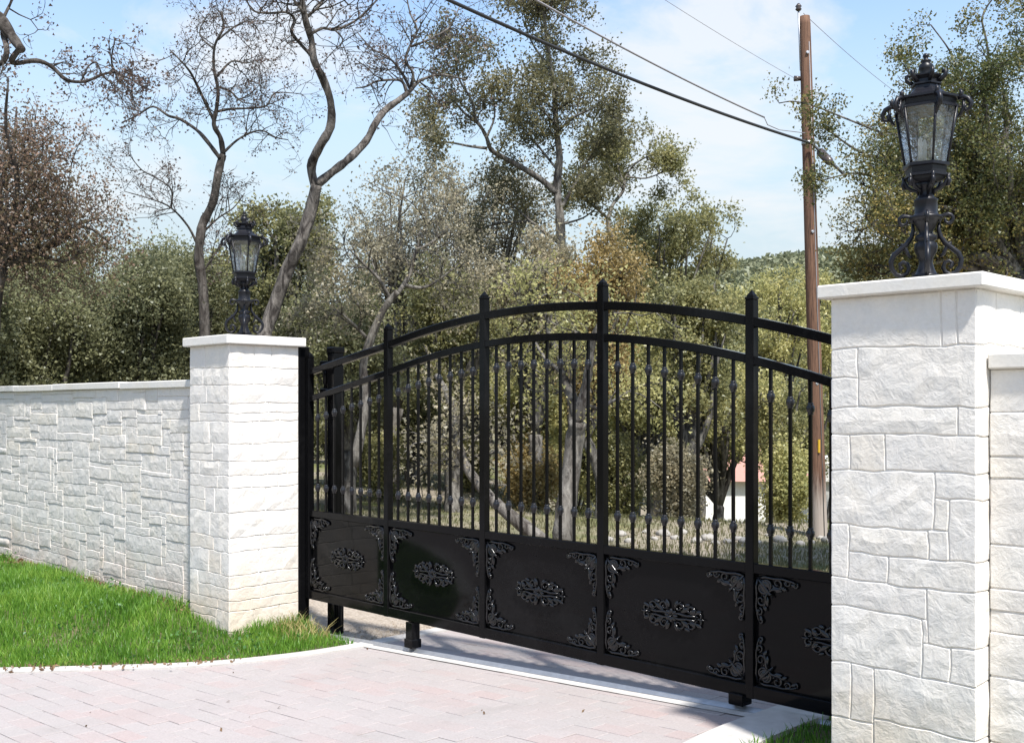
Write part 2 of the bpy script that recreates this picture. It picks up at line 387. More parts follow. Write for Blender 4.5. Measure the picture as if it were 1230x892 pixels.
# sheet below the pavers: columns of quads in x, clipped roughly by rows
def rowspan(y):
    xs = []
    for i in range(len(POLY)):
        (x0, y0), (x1, y1) = POLY[i], POLY[(i + 1) % len(POLY)]
        if (y0 > y) != (y1 > y): xs.append(x0 + (y - y0) / (y1 - y0) * (x1 - x0))
    return (min(xs), max(xs)) if xs else (0, 0)
ys = np.arange(-8.98, 6.19, .1); rows = [(y, *rowspan(y)) for y in ys]
for (ya, a0, a1), (yb, b0, b1) in zip(rows[:-1], rows[1:]):
    n = 8
    v = []
    for (y, x0, x1) in ((ya, a0, a1), (yb, b0, b1)):
        for k in range(n + 1):
            x = x0 + .02 + (x1 - x0 - .04) * k / n; v.append((x, y, float(drive_z(x)) - .02))
    base.add(v, [(k, k + 1, n + 2 + k, n + 1 + k) for k in range(n)])
drive = tag(base.build('driveway', M_joint), kind='structure')
PW, PH = .235, .117
def paver_mesh(wd, hd, seed):
    r = random.Random(seed); g = .0012; b = .003; v = []; mb = MB()
    for (x, y) in ((g, g), (wd - g, g), (wd - g, hd - g), (g, hd - g)): v.append((x + r.uniform(-.001, .001), y + r.uniform(-.001, .001), -.03))
    for (x, y) in ((g, g), (wd - g, g), (wd - g, hd - g), (g, hd - g)): v.append((x, y, -b * .7))
    for (x, y) in ((g + b, g + b), (wd - g - b, g + b), (wd - g - b, hd - g - b), (g + b, hd - g - b)): v.append((x, y, r.uniform(-.0008, .0008)))
    f = [(8, 9, 10, 11)]
    for k in range(4):
        j = (k + 1) % 4; f += [(k, j, 4 + j, 4 + k), (4 + k, 4 + j, 8 + j, 8 + k)]
    mb.add(v, f); return mb
cand = []
def try_paver(x, y, wd, hd, lvl=0):
    ins = [inside(x + a * wd, y + b * hd) for a in (0, 1) for b in (0, 1)]
    if all(ins): cand.append((x, y, wd, hd))
    elif any(ins) and lvl < 2 and wd > .05:
        if wd > hd:
            try_paver(x, y, wd / 2, hd, lvl + 1); try_paver(x + wd / 2, y, wd / 2, hd, lvl + 1)
        else:
            try_paver(x, y, wd, hd / 2, lvl + 1); try_paver(x, y + hd / 2, wd, hd / 2, lvl + 1)
j = 0; y = -5.2
while y < 6.0:
    x = -8.0 + (PW / 2 if j % 2 else 0) + rng.uniform(-.01, .01)
    while x < 5.0:
        try_paver(x, y, PW, PH); x += PW
    y += PH; j += 1
def in_view(x, y, z):
    d = Vector((x, y, z)) - CAM; dep = -K * d.x + S * d.y
    if dep < .5: return None
    px = CX + F * (S * d.x + K * d.y) / dep; py = HY - F * d.z / dep
    if -20 < px < 1250 and -20 < py < 912: return dep
cand2 = []
for c in cand:
    d = in_view(c[0] + c[2] / 2, c[1] + c[3] / 2, float(drive_z(c[0])))
    # seen only in front of the gate or through the gap below it
    cand2.append((d if d and c[1] < 2.2 and c[2] == PW else 999, c))
cand2.sort(key=lambda t: t[0])
pm = []
for s in range(6):
    o = paver_mesh(PW, PH, s); me = bpy.data.meshes.new('paver'); me.from_pydata(o.v, [], o.f); me.materials.append(M_paver); pm.append(me)
tilt = math.atan(.0493)
rest = MB()
for i, (d, (x, y, wd, hd)) in enumerate(cand2):
    jz = rng.uniform(-.0015, .0015)
    if i < 295 and d < 900:
        o = link('paver', pm[i % 6], drive, (x, y, float(drive_z(x)) + jz)); o.rotation_euler = (rng.uniform(-.006, .006), -tilt if -3.2 < x < 4 else 0, rng.uniform(-.006, .006))
    else:
        q = paver_mesh(wd, hd, i)
        rest.add([(x + a, y + b, float(drive_z(x + a)) + c + jz) for a, b, c in q.v], q.f)
rest.build('paving', M_paver, drive, kind='stuff')
cb = MB(); strip(cb, LD, LI, .012, .08); tag(cb.build('concrete_band', M_conc), kind='structure')
cb = MB(); strip(cb, RI, RO, .035, .10); tag(cb.build('kerb', M_conc), kind='structure')
# gate track: concrete strip with steel angle
tr = empty('gate_track', (0, .68, 0), 'steel gate track on its thin pale concrete strip across the driveway', 'gate track')
mb = MB(); n = 24
xs_ = [-2.42 + 5.4 * k / n for k in range(n + 1)]
v = [(x, yy, float(drive_z(x)) + .006) for x in xs_ for yy in (-.10, .055)]
mb.add(v, [(2 * k, 2 * k + 2, 2 * k + 3, 2 * k + 1) for k in range(n)])
mb.build('concrete_strip', M_conc, tr)
mb = MB(); v = []
for x in xs_:
    z = float(drive_z(x)) + .008; v += [(x, -.022, z), (x, 0, z + .022), (x, .022, z)]
mb.add(v, [(3 * k + a, 3 * k + 3 + a, 3 * k + 4 + a, 3 * k + 1 + a) for k in range(n) for a in (0, 1)]); mb.build('rail', M_galv, tr)

# ------------------------------------------------------------------ masonry
def stone_obj(name, x, y, z, wd, dp, ht, mat, parent, cell=.07, rough=.012, gap=.0008, ch=.0028, r=rng):
    """box of split stone, lattice surface pushed out unevenly; x,y,z = lower corner"""
    nx, ny, nz = (max(1, min(8, round(q / cell))) + 2 for q in (wd, dp, ht))
    eb = min(.005, wd * .15, dp * .15, ht * .15)
    idx = {}; v = []; dims = (wd - 2 * gap, dp, ht - 2 * gap); N = (nx, ny, nz)
    for i in range(nx + 1):
        for jj in range(ny + 1):
            for k in range(nz + 1):
                ext = [(-1 if q == 0 else 1 if q == m else 0) for q, m in zip((i, jj, k), N)]
                c = sum(1 for e in ext if e)
                if not c: continue
                p = [0 if q == 0 else d if q == m else eb + (q - 1) / (m - 2) * (d - 2 * eb) for q, m, d in zip((i, jj, k), N, dims)]
                inner = all(e or 1 < q < m - 1 for q, m, e in zip((i, jj, k), N, ext))
                if c == 1:
                    for a in range(3):
                        if ext[a]: p[a] += ext[a] * r.uniform(0, rough) * (1 if inner else .35)
                        elif inner: p[a] += r.uniform(-.2, .2) * dims[a] / N[a]
                else:
                    for a in range(3):
                        if ext[a]: p[a] -= ext[a] * ch * r.uniform(.3, 1.3)
                idx[i, jj, k] = len(v); v.append((p[0] + gap, p[1], p[2] + gap))
    f = []
    def quad(a, b, c, d): f.append((idx[a], idx[b], idx[c], idx[d]))
    for i in range(nx):
        for k in range(nz):
            quad((i, 0, k), (i + 1, 0, k), (i + 1, 0, k + 1), (i, 0, k + 1))
    for jj in range(ny):
        for k in range(nz):
            quad((nx, jj, k), (nx, jj + 1, k), (nx, jj + 1, k + 1), (nx, jj, k + 1))
            quad((0, jj + 1, k), (0, jj, k), (0, jj, k + 1), (0, jj + 1, k + 1))
    for i in range(nx):
        for jj in range(ny):
            quad((i, jj, nz), (i + 1, jj, nz), (i + 1, jj + 1, nz), (i, jj + 1, nz))
            quad((i, jj + 1, 0), (i + 1, jj + 1, 0), (i + 1, jj, 0), (i, jj, 0))
    me = bpy.data.meshes.new(name); me.from_pydata(v, [], f); me.materials.append(mat); me.update()
    me.polygons.foreach_set('use_smooth', [False] * len(me.polygons))
    return link(name, me, parent, (x, y, z))
def pillar(x0, label, front, ztop, zbot, cap_t, W=.60, D=.60, cell=.07, rough=.009, seed=1, side=None):
    r = random.Random(seed)
    t = empty('stone_pillar', (x0 + W / 2, D / 2, zbot), label, 'pillar')
    ox, oy, oz = -W / 2, -D / 2, -zbot
    mb = MB(); mb.box((ox + .004, oy + .004, -.2), (ox + W - .004, oy + D - .004, ztop - cap_t - zbot)); mb.build('mortar_core', M_mortar, t)
    TS = .05
    corner = {0: [], 1: []}
    for (a0, a1, z0, z1) in front:
        dp = TS
        l, rr = a0 <= .001, a1 >= W - .001
        if l or rr:
            dp = r.uniform(.14, .34)
        xa, xb = a0, a1
        if dp > TS and a1 - a0 > .2 and not (l and rr):
            dp_ = dp
        stone_obj('stone', ox + xa, oy, oz + z0, xb - xa, dp, z1 - z0, M_stone, t, cell, rough, r=r)
        if l: corner[0].append((z0, z1, dp))
        if rr: corner[1].append((z0, z1, dp))
    for sd_, lst in corner.items():
        for (z0, z1, dp) in lst:
            y = dp + .003
            while y < D - .02:
                ln = min(D - y, r.uniform(.14, .38))
                if D - y - ln < .1: ln = D - y
                xx = 0 if sd_ == 0 else W - TS
                if z1 - z0 > .2 and r.random() < .5:
                    m = r.uniform(.4, .6) * (z1 - z0)
                    hs = [(z0, z0 + m), (z0 + m, z1)]
                else: hs = [(z0, z1)]
                for (h0, h1) in hs: stone_obj('stone', ox + xx, oy + y, oz + h0, TS, ln - .003, h1 - h0, M_stone, t, cell, rough, r=r)
                y += ln
    for o in t.children:                                          # hand-dressed: the bed joints wander a little
        if not o.name.startswith('stone'): continue
        for vv in o.data.vertices:
            gx_, gy_, gz_ = vv.co.x + o.location.x, vv.co.y + o.location.y, vv.co.z + o.location.z; u_ = gx_ + gy_
            fd = min(1, max(0, (ztop - cap_t - zbot - gz_) * 10)) * .0038
            vv.co.z += fd * (math.sin(u_ * 9 + gz_ * 5 + seed) + .8 * math.sin(u_ * 31 + gz_ * 23) + .5 * math.sin(u_ * 67))
            vv.co.x += fd * .8 * min(1, abs(gx_ - ox) * 12, abs(gx_ - ox - W) * 12) * (math.sin(gz_ * 21 + gx_ * 5) + .6 * math.sin(gz_ * 57))
    ov = .042; mb = MB(); mb.box((ox - ov, oy - ov, ztop - cap_t - zbot), (ox + W + ov, oy + D + ov, ztop - zbot), .006); mb.build('cap_slab', M_cap, t)
    return t
# right pillar, stones as they lie in the photograph
FR = [(0, .464, 1.938, 2.147), (.464, .525, 1.938, 2.147), (.525, .6, 1.938, 2.147),
      (0, .12, 1.82, 1.938), (0, .12, 1.70, 1.82), (.12, .6, 1.702, 1.938),
      (0, .527, 1.592, 1.70), (.527, .6, 1.592, 1.702),
      (0, .085, 1.447, 1.592), (.085, .238, 1.447, 1.592), (.238, .6, 1.449, 1.592),
      (0, .438, 1.223, 1.447), (.438, .6, 1.348, 1.447), (.438, .495, 1.223, 1.348), (.495, .6, 1.113, 1.348),
      (0, .08, 1.0, 1.223), (.08, .415, 1.113, 1.223), (.415, .495, 1.113, 1.223),
      (.08, .25, 1.0, 1.113), (.25, .6, 1.0, 1.113),
      (0, .41, .885, 1.0), (.41, .6, .79, 1.0), (0, .39, .655, .885), (.39, .5, .655, .79), (.5, .6, .655, .79), (.39, .41, .79, .885),
      (0, .09, .43, .655), (.09, .19, .43, .655), (.19, .6, .45, .655), (0, .19, .28, .43), (.19, .6, .22, .45), (0, .19, .1, .28), (.19, .42, 0, .22), (.42, .6, 0, .22), (0, .19, -.05, .1)]
pillar(2.44, 'large white limestone gate pillar at the right, with big rough blocks and the larger lantern', FR, 2.203, .15, .055, seed=3, cell=.06, rough=.006)
def courses(W, z0, z1, seed, hmin=.09, hmax=.17):
    r = random.Random(seed); out = []; z = z0
    while z < z1 - .01:
        h = r.uniform(hmin, hmax)
        if z1 - z - h < .07: h = z1 - z
        a = 0; cuts = [0]
        k = r.choice([2, 2, 3, 2])
        cuts += sorted(r.uniform(.12, W - .12) for _ in range(k - 1)) if k > 1 else []
        cuts.append(W)
        if k == 3 and cuts[2] - cuts[1] < .08: cuts.pop(1)
        for c0, c1 in zip(cuts[:-1], cuts[1:]):
            if h > .13 and c1 - c0 > .2 and r.random() < .35:
                m = r.uniform(.4, .6) * h; out += [(c0, c1, z, z + m), (c0, c1, z + m, z + h)]
            else: out.append((c0, c1, z, z + h))
        z += h
    return out
pillar(-3.04, 'white limestone gate pillar at the left beside the grass, joined to the long wall', courses(.6, -.12, 2.168, 24, .075, .19), 2.236, -.08, .068, seed=8, rough=.009)
def wall(name, label, x0, x1, zb, zt, uw, uh, wmax, hmax, seed, mat, cell, rough, cop_t=.06, warp=.0055):
    r = random.Random(seed); yf = .11; th = .34
    t = empty(name, ((x0 + x1) / 2, yf + th / 2, zb), label, 'wall'); ox, oz = -(x0 + x1) / 2, -zb; oy = -yf - th / 2
    mb = MB(); mb.box((x0 + ox, yf + .006 + oy, -.3), (x1 + ox, yf + th - .02 + oy, zt - cop_t - zb)); mb.build('mortar_core', M_mortar, t)
    nc = int((x1 - x0) / uw); nrw = int(round((zt - cop_t - zb) / uh)); uw = (x1 - x0) / nc; uh = (zt - cop_t - zb) / nrw
    used = np.zeros((nc, nrw), bool); rects = []
    for k in range(nrw):
        for i in range(nc):
            if used[i, k]: continue
            ww = r.choice(wmax); hh = r.choice(hmax)
            ww = max(1, min(ww, nc - i)); hh = min(hh, nrw - k)
            q = 0
            while q < ww and not used[i + q, k]: q += 1
            ww = q
            if nc - i - ww == 1 and not used[i + ww, k]: ww += 1
            while hh > 1 and used[i:i + ww, k:k + hh].any(): hh -= 1
            used[i:i + ww, k:k + hh] = True; rects.append((x0 + i * uw, zb + k * uh, ww * uw, hh * uh))
    rects.sort(key=lambda q: math.dist((q[0], yf), (CAM.x, CAM.y)))
    stuff = []
    for n_, (x, z, ww, hh) in enumerate(rects):
        pr = r.uniform(0, .008)
        o = stone_obj('stone', x + ox, yf + oy - pr, z + oz, ww, .07 + pr, hh, mat, t, cell, rough, gap=.001, ch=.0035, r=r)
        for vv in o.data.vertices:
            gx_, gz_ = vv.co.x + x, vv.co.z + z; fd = min(1, max(0, (zt - cop_t - gz_) * 8)) * min(1, abs(gx_ - x1) * 6, abs(gx_ - x0) * 6)
            vv.co.z += fd * warp * (.6 * math.sin(gx_ * 5.1 + 3 * gz_) + .5 * math.sin(gx_ * 11.7 - 7.3 * gz_ + 1) + .35 * math.sin(gx_ * 23 + gz_ * 17))
            vv.co.x += fd * warp * (.9 * math.sin(gz_ * 13.1 + gx_ * 2.2) + .6 * math.sin(gz_ * 29 + 4.1 * gx_))
        if n_ >= 295: stuff.append(o)
    if stuff:
        mb = MB()
        for o in stuff:
            mb.add([tuple(v.co + o.location) for v in o.data.vertices], [tuple(p.vertices) for p in o.data.polygons], True)
            bpy.data.objects.remove(o)
        mb.build('stonework', mat, t, kind='stuff')
    x = x1
    while x > x0:                                                # coping laid in separate slabs
        l = min(r.uniform(.9, 1.5), x - x0); dz = r.uniform(-.004, .004); b = MB()
        b.box((x - l + .003 + ox, yf - .035 + oy + r.uniform(-.006, .006), zt - cop_t - zb + dz), (x + ox - .002, yf + th + .02 + oy, zt - zb + dz), .006); b.build('coping_slab', M_cap, t); x -= l
    return t
wall('stone_wall', 'long white ledgestone wall with flat coping running left behind the grass', -10.0, -3.045, -.02, 1.922, .075, .037, [3, 4, 5, 6, 7, 9, 11], [1, 2, 2, 3, 3, 4], 5, M_wall, .06, .006)
wall('stone_wall', 'short stretch of white stone wall at the right edge, beside the larger pillar', 3.045, 5.6, .1, 1.906, .09, .085, [3, 4, 5, 6], [1, 2, 2, 3], 9, M_stone, .07, .010, warp=.004)

# ------------------------------------------------------------------ gate
GY = .68; GC = .0975; BAY = 1.009
gate = empty('driveway_gate', (GC, GY, 0), 'black wrought iron sliding gate with arched top, solid lower panels and scroll ornaments', 'gate')
def arc(top, c, m, x):
    d = x - GC
    return top - c * d * d if d > -1.51 else top - c * 2.28 + m * (d + 1.51)
def topz(x): return arc(2.331, .0724, .17, x)
def secz(x): return arc(2.148, .079, .185, x)
PX = [GC + BAY * (k - 2.5) for k in range(6)]; PX[0] += .014
MID, BOT = .905, .215
def arched(name, fz, x0, x1, h, wd):
    mb = MB(); n = 60; v = []
    for i in range(n + 1):
        x = x0 + (x1 - x0) * i / n; z = fz(x); e = .004
        for (yy, zz) in ((-wd / 2, z - h + e), (-wd / 2 + e, z - h), (wd / 2 - e, z - h), (wd / 2, z - h + e), (wd / 2, z - e), (wd / 2 - e, z), (-wd / 2 + e, z), (-wd / 2, z - e)): v.append((x - GC, yy, zz))
    f = [(i * 8 + k, i * 8 + (k + 1) % 8, i * 8 + 8 + (k + 1) % 8, i * 8 + 8 + k) for i in range(n) for k in range(8)]
    f += [tuple(range(8)), tuple(range(n * 8, n * 8 + 8))]
    mb.add(v, [tuple(reversed(q)) for q in f]); return mb.build(name, M_gate, gate)
arched('top_rail', topz, PX[0], PX[5], .050, .040); arched('arched_rail', secz, PX[0], PX[5], .046, .040)
arched('middle_rail', lambda x: MID, PX[0], PX[5], .052, .042); arched('bottom_rail', lambda x: BOT + .068, PX[0], PX[5], .068, .046)
for x in PX:
    zt = topz(x) + .085; mb = MB(); mb.box((x - .025 - GC, -.025, BOT - .002), (x + .025 - GC, .025, zt), .003)
    p = mb.build('post', M_gate, gate)
    mb = MB(); mb.lathe([(.030, 0), (.036, .004), (.036, .014), (.026, .018), (.026, .024), (.0, .052)], 4, (x - GC, 0, zt), False, math.pi / 4); mb.build('finial', M_gate, p)
for b in range(5):
    x0, x1 = PX[b], PX[b + 1]
    for k in range(8):
        x = x0 + (x1 - x0) * (k + 1) / 9; zt = secz(x) - .044; mb = MB(); r = .0075
        zz = np.linspace(MID - .002, zt, 12); v = []
        for q, z in enumerate(zz):
            for a in range(4):
                an = math.pi / 4 + a * math.pi / 2; v.append((x - GC + r * 1.41 * math.cos(an), r * 1.41 * math.sin(an), z))
        mb.add(v, [(q * 4 + a, q * 4 + (a + 1) % 4, q * 4 + 4 + (a + 1) % 4, q * 4 + 4 + a) for q in range(11) for a in range(4)])
        bar = mb.build('bar', M_gate, gate)
        for zk in (secz(x) - .185, MID + .175):
            mb = MB(); mb.lathe([(.011, -.030), (.016, -.026), (.013, -.020), (.020, -.012), (.0215, 0), (.020, .012), (.013, .020), (.016, .026), (.011, .030)], 10, (x - GC, 0, zk)); mb.build('knuckle', M_knob, bar)
    mb = MB(); mb.box((x0 + .024 - GC, .002, BOT + .06), (x1 - .024 - GC, .008, MID - .045)); mb.build('panel', M_panel, gate)
def spiral(cx, cz, r0, r1, a0, turns, n=22, y=0, rise=.008):
    out = []
    for i in range(n + 1):
        t = i / n; r = r0 + (r1 - r0) * t; a = a0 + turns * 2 * math.pi * t
        out.append((cx + r * math.cos(a), y - rise * t, cz + r * math.sin(a)))
    return out
def leafblob(mb, x, z, ang, l, wd, y=0):
    n = 6; v = []; u = (math.cos(ang), math.sin(ang)); q = (-u[1], u[0])
    for i in range(n + 1):
        t = i / n; ww = wd * math.sin(math.pi * min(1, t * .9 + .1)) ** .7
        for s_, d in ((-1, 0), (0, -.011 * math.sin(math.pi * (t * .8 + .15))), (1, 0)):
            v.append((x + u[0] * l * t + q[0] * ww * s_, y + d - .001, z + u[1] * l * t + q[1] * ww * s_))
    mb.add(v, [(3 * i + a, 3 * i + 3 + a, 3 * i + 4 + a, 3 * i + 1 + a) for i in range(n) for a in (0, 1)], True)
def corner_orn():
    mb = MB(); T = lambda p, r0, r1: mb.tube(p, [r0 + (r1 - r0) * i / (len(p) - 1) for i in range(len(p))], 6)
    for sw in (0, 1):
        def m(p): return [(z, y, x) if sw else (x, y, z) for x, y, z in p]
        T(m(spiral(.062, .046, .040, .010, math.pi, -1.35)), .0085, .0045)
        T(m(spiral(.128, .034, .030, .007, math.pi * .9, -1.3)), .0075, .004)
        T(m(spiral(.185, .022, .020, .006, math.pi, -1.2)), .0065, .004)
        T(m([(.02, -.004, .016), (.06, -.008, .008), (.11, -.008, .012), (.16, -.008, .008), (.21, -.006, .016), (.236, -.006, .026)]), .008, .005)
        T(m(spiral(.228, .034, .014, .004, -1.2, .9, 12)), .007, .005)
        T(m([(.075, -.006, .085), (.10, -.01, .066), (.14, -.01, .062), (.17, -.008, .048)]), .008, .004)
        for (x, z, a, l, wd) in ((.03, .03, .5, .06, .016), (.10, .06, .2, .055, .013), (.15, .05, .5, .035, .010), (.205, .03, .3, .03, .009), (.17, .012, .1, .04, .008)):
            leafblob(mb, z if sw else x, x if sw else z, (math.pi / 2 - a) if sw else a, l, wd, -.004)
    mb.lathe([(.0, -.006), (.010, -.005), (.013, 0), (.010, .005), (0, .006)], 8, (.09, -.008, .09))
    T([(.015, -.004, .015), (.05, -.01, .05), (.085, -.01, .085), (.105, -.006, .105)], .010, .005)
    return mb
def rosette():
    mb = MB(); T = lambda p, r0, r1: mb.tube(p, [r0 + (r1 - r0) * i / (len(p) - 1) for i in range(len(p))], 6)
    for sx in (-1, 1):
        for sz in (-1, 1):
            f = lambda p: [(sx * x, y, sz * z) for x, y, z in p]
            T(f(spiral(.048, .052, .036, .008, -1.6, 1.3)), .0085, .0045)
            T(f(spiral(.118, .046, .034, .008, -2.0, 1.3)), .0085, .0045)
            T(f(spiral(.165, .022, .028, .007, -2.4, 1.2)), .0075, .004)
            T(f([(.0, -.008, .008), (.05, -.012, .018), (.10, -.010, .010), (.15, -.008, .014)]), .009, .006)
            T(f([(.02, -.008, .03), (.035, -.01, .07), (.06, -.008, .090)]), .0075, .004)
            for (x, z, a, l, wd) in ((.06, .02, .7, .07, .015), (.12, .02, .9, .05, .012), (.02, .05, 1.2, .05, .012), (.15, .03, .5, .045, .011), (.085, .07, .4, .035, .010)):
                leafblob(mb, sx * x, sz * z, a if sx * sz > 0 and sx > 0 else (math.pi + a if sx * sz > 0 else (math.pi - a if sx < 0 else -a)), l, wd, -.004)
        T([(sx * .16, -.006, 0), (sx * .19, -.010, 0), (sx * .212, -.004, 0)], .008, .003)
    for k in range(8): leafblob(mb, .012 * math.cos(k * .785), .012 * math.sin(k * .785), k * .785, .032, .011, -.012)
    return mb
co, ro = corner_orn(), rosette()
def mk(mb, name, mat):
    me = bpy.data.meshes.new(name); me.from_pydata(mb.v, [], mb.f); me.polygons.foreach_set('use_smooth', mb.sm); me.materials.append(mat); me.update(); return me
cm, rm = mk(co, 'corner_scroll', M_orn), mk(ro, 'rosette', M_orn)
for b in range(5):
    x0, x1 = PX[b] + .026 - GC, PX[b + 1] - .026 - GC; z0, z1 = BOT + .072, MID - .055
    o = link('rosette', rm, gate, ((x0 + x1) / 2, -.003, (z0 + z1) / 2)); o.scale = (1.04, 1, .86)
    for (x, z, sx, sz) in ((x0, z0, 1, 1), (x1, z0, -1, 1), (x0, z1, 1, -1), (x1, z1, -1, -1)):
        o = link('corner_scroll', cm, gate, (x, -.004, z)); o.scale = (sx * 1.02, 1, sz * 1.02)
for x in (-1.14, 1.54):
    g = float(drive_z(x)); mb = MB(); mb.box((x - .036 - GC, -.036, g + .035), (x + .036 - GC, .036, BOT - .003), .003)
    ft = mb.build('foot', M_gate, gate)
    mb = MB(); mb.box((x - .045 - GC, -.043, g + .035), (x + .045 - GC, .043, g + .095), .004); mb.build('wheel_housing', M_gate, ft)
    mb = MB(); v0 = MB(); v0.lathe([(.03, -.012), (.034, -.010), (.027, 0), (.034, .010), (.03, .012)], 16)
    mb.add([(x - GC + a, c, g + .058 + b_) for a, b_, c in v0.v], v0.f, True); mb.build('wheel', M_galv, ft)
# posts that catch and guide the gate
t = empty('catch_post', (-2.478, .655, -.05), 'black square steel post fixed against the back of the left pillar', 'post')
mb = MB(); mb.box((-.034, -.045, 0), (.034, .045, 2.21), .004); mb.build('shaft', M_gate, t)
mb = MB(); mb.box((-.038, -.049, 2.21), (.038, .049, 2.222), .003); mb.build('cap_plate', M_gate, t)
t = empty('guide_post', (-2.235, .80, -.05), 'thicker black steel guide post with two short roller arms behind the gate', 'post')
mb = MB(); mb.box((-.046, -.046, 0), (.046, .046, 2.17), .004); mb.build('shaft', M_gate, t)
mb = MB(); mb.box((-.052, -.052, 2.17), (.052, .052, 2.215), .006); mb.build('post_cap', M_gate, t)
for z in (2.075, 1.86):
    mb = MB(); mb.box((-.15, -.045, z), (-.046, .02, z + .035), .003); a = mb.build('roller_arm', M_gate, t)
mb = MB(); mb.lathe([(.016, 1.895), (.016, 1.93), (.022, 1.94), (.022, 2.03), (.016, 2.04), (.016, 2.075)], 12, (-.12, -.01, 0)); mb.build('roller', M_gate, t)
mb = MB(); mb.box((.048, -.03, .02), (.056, .03, .32), .002); mb.tube([(.05, 0, .30), (.085, -.01, .26), (.075, -.01, .12), (.09, -.01, .03)], .010, 6); mb.build('conduit', M_gate, t)

# ------------------------------------------------------------------ lanterns
def lantern(loc, label, rz, sc=1.0):
    t = empty('pillar_lantern', loc, label, 'lantern', 'lanterns on the gate pillars', rz)
    t.scale = (sc,) * 3
    mb = MB(); mb.lathe([(.085, -.031), (.088, -.026), (.088, -.010), (.080, -.004), (.060, .001)], 20); mb.build('base_plate', M_lamp, t)
    q = .00116
    mb = MB(); mb.lathe([(.055, 0), (.058, .010), (.044, .018), (.034, .04), (.028, .065), (.030, .085), (.044, .11), (.048, .13), (.044, .148), (.032, .155), (.044, .163), (.044, .178), (.028, .188), (.030, .20), (.042, .222), (.052, .245), (.068, .25), (.068, .262), (.050, .268), (.046, .275), (.046, .325), (.050, .332), (.034, .342), (.027, .36), (.032, .385), (.048, .40)], 20)
    mb.build('baluster', M_lamp, t)
    for k in range(4):
        a = k * math.pi / 2 + math.pi / 4; u = Vector((math.cos(a), math.sin(a), 0)); mb = MB()
        def pt(r, z): return tuple(u * r + Vector((0, 0, z)))
        c1 = [pt(.100 + .026 * (1 - i / 14 * .75) * math.cos(-.6 - i / 14 * 7.2 + math.pi), .243 + .026 * (1 - i / 14 * .75) * math.sin(-.6 - i / 14 * 7.2 + math.pi)) for i in range(15)]
        body = [(.052, .255), (.068, .262), (.085, .262)]
        top = [pt(.050, .236), pt(.062, .262), pt(.086, .268)] + [pt(.088 + .022 * math.sin(i / 10 * 5.2) * (1 - .045 * i), .246 + .022 * math.cos(i / 10 * 5.2) * (1 - .045 * i)) for i in range(11)]
        mb.tube(top, [.009] * 3 + [.009 - .0004 * i for i in range(11)], 7)
        arm = [(.052, .245), (.050, .215), (.058, .185), (.080, .155), (.112, .130), (.140, .108), (.154, .080), (.150, .048), (.130, .022), (.104, .013), (.080, .024), (.070, .046), (.078, .068), (.098, .076), (.112, .066), (.110, .050), (.098, .046)]
        mb.tube([pt(.052 + (r - .052) * .86, z * .95) for r, z in arm], [.006, .0085, .010, .011, .0115, .0115, .011, .0105, .010, .010, .0095, .009, .0085, .008, .008, .009, .010], 7)
        mb.tube([pt(.10, .150), pt(.082, .13), pt(.07, .10), pt(.055, .09)], [.006, .008, .007, .005], 6)
        mb.build('scroll_bracket', M_lamp, t)
    H = lambda prof, rot=0: MB.lathe
    rot = math.pi / 6
    mb = MB(); mb.lathe([(.03, .395), (.06, .405), (.078, .415), (.080, .425), (.092, .428), (.092, .436), (.082, .44), (.084, .466), (.096, .47), (.096, .482), (.07, .486)], 6, smooth=False, rot=rot); mb.build('lower_ring', M_lamp, t)
    for k in range(6):
        a = rot + k * math.pi / 3; u = Vector((math.cos(a), math.sin(a), 0))
        P2 = lambda r, z: tuple(u * r + Vector((0, 0, z)))
        mb = MB(); mb.tube([P2(.028, .352), P2(.036, .372), P2(.056, .378), (P2(.076, .392)), P2(.088, .415), P2(.094, .436)], [.005, .008, .009, .009, .008, .006], 6)
        mb.tube([P2(.086, .425), P2(.094, .405), P2(.090, .388), P2(.080, .386)], [.007, .009, .008, .004], 6); mb.build('support_scroll', M_lamp, t)
        mb = MB(); mb.tube([P2(.086, .480), P2(.124, .715)], [.0055, .0065], 5); mb.build('frame_bar', M_lamp, t)
        mb = MB(); mb.tube([P2(.128, .742), P2(.148, .748), P2(.168, .738), P2(.180, .716), P2(.174, .694), P2(.158, .690), P2(.152, .704), P2(.160, .714)], [.008, .010, .0105, .010, .009, .008, .008, .007], 6)
        mb.tube([P2(.136, .745), P2(.142, .768), P2(.134, .782)], [.010, .009, .003], 6)
        mb.tube([P2(.150, .735), P2(.150, .70), P2(.138, .676), P2(.126, .665)], [.006, .008, .007, .003], 6); mb.build('crocket', M_lamp, t)
        mb = MB(); mb.tube([P2(.048, .828), P2(.062, .836), P2(.078, .850), P2(.080, .868), P2(.070, .872), P2(.066, .862)], [.008, .010, .010, .009, .007, .005], 6); mb.build('crown_leaf', M_lamp, t)
        a2 = a + math.pi / 3; w2 = Vector((math.cos(a2), math.sin(a2), 0))
        mb = MB(); c = lambda d, r, z: d * r + Vector((0, 0, z)); v = [c(u, .085, .482), c(w2, .085, .482), c(w2, .122, .714), c(u, .122, .714)]
        mb.add(v, [(0, 1, 2, 3)]); mb.build('glass_pane', M_glass, t)
    mb = MB(); mb.lathe([(.112, .708), (.130, .710), (.130, .720), (.122, .724), (.124, .744), (.140, .748), (.140, .757), (.115, .762), (.085, .774), (.066, .79), (.058, .80), (.056, .812), (.064, .815), (.064, .822), (.050, .826), (.048, .838), (.062, .852), (.062, .858), (.03, .862)], 6, smooth=False, rot=rot); mb.build('roof', M_lamp, t)
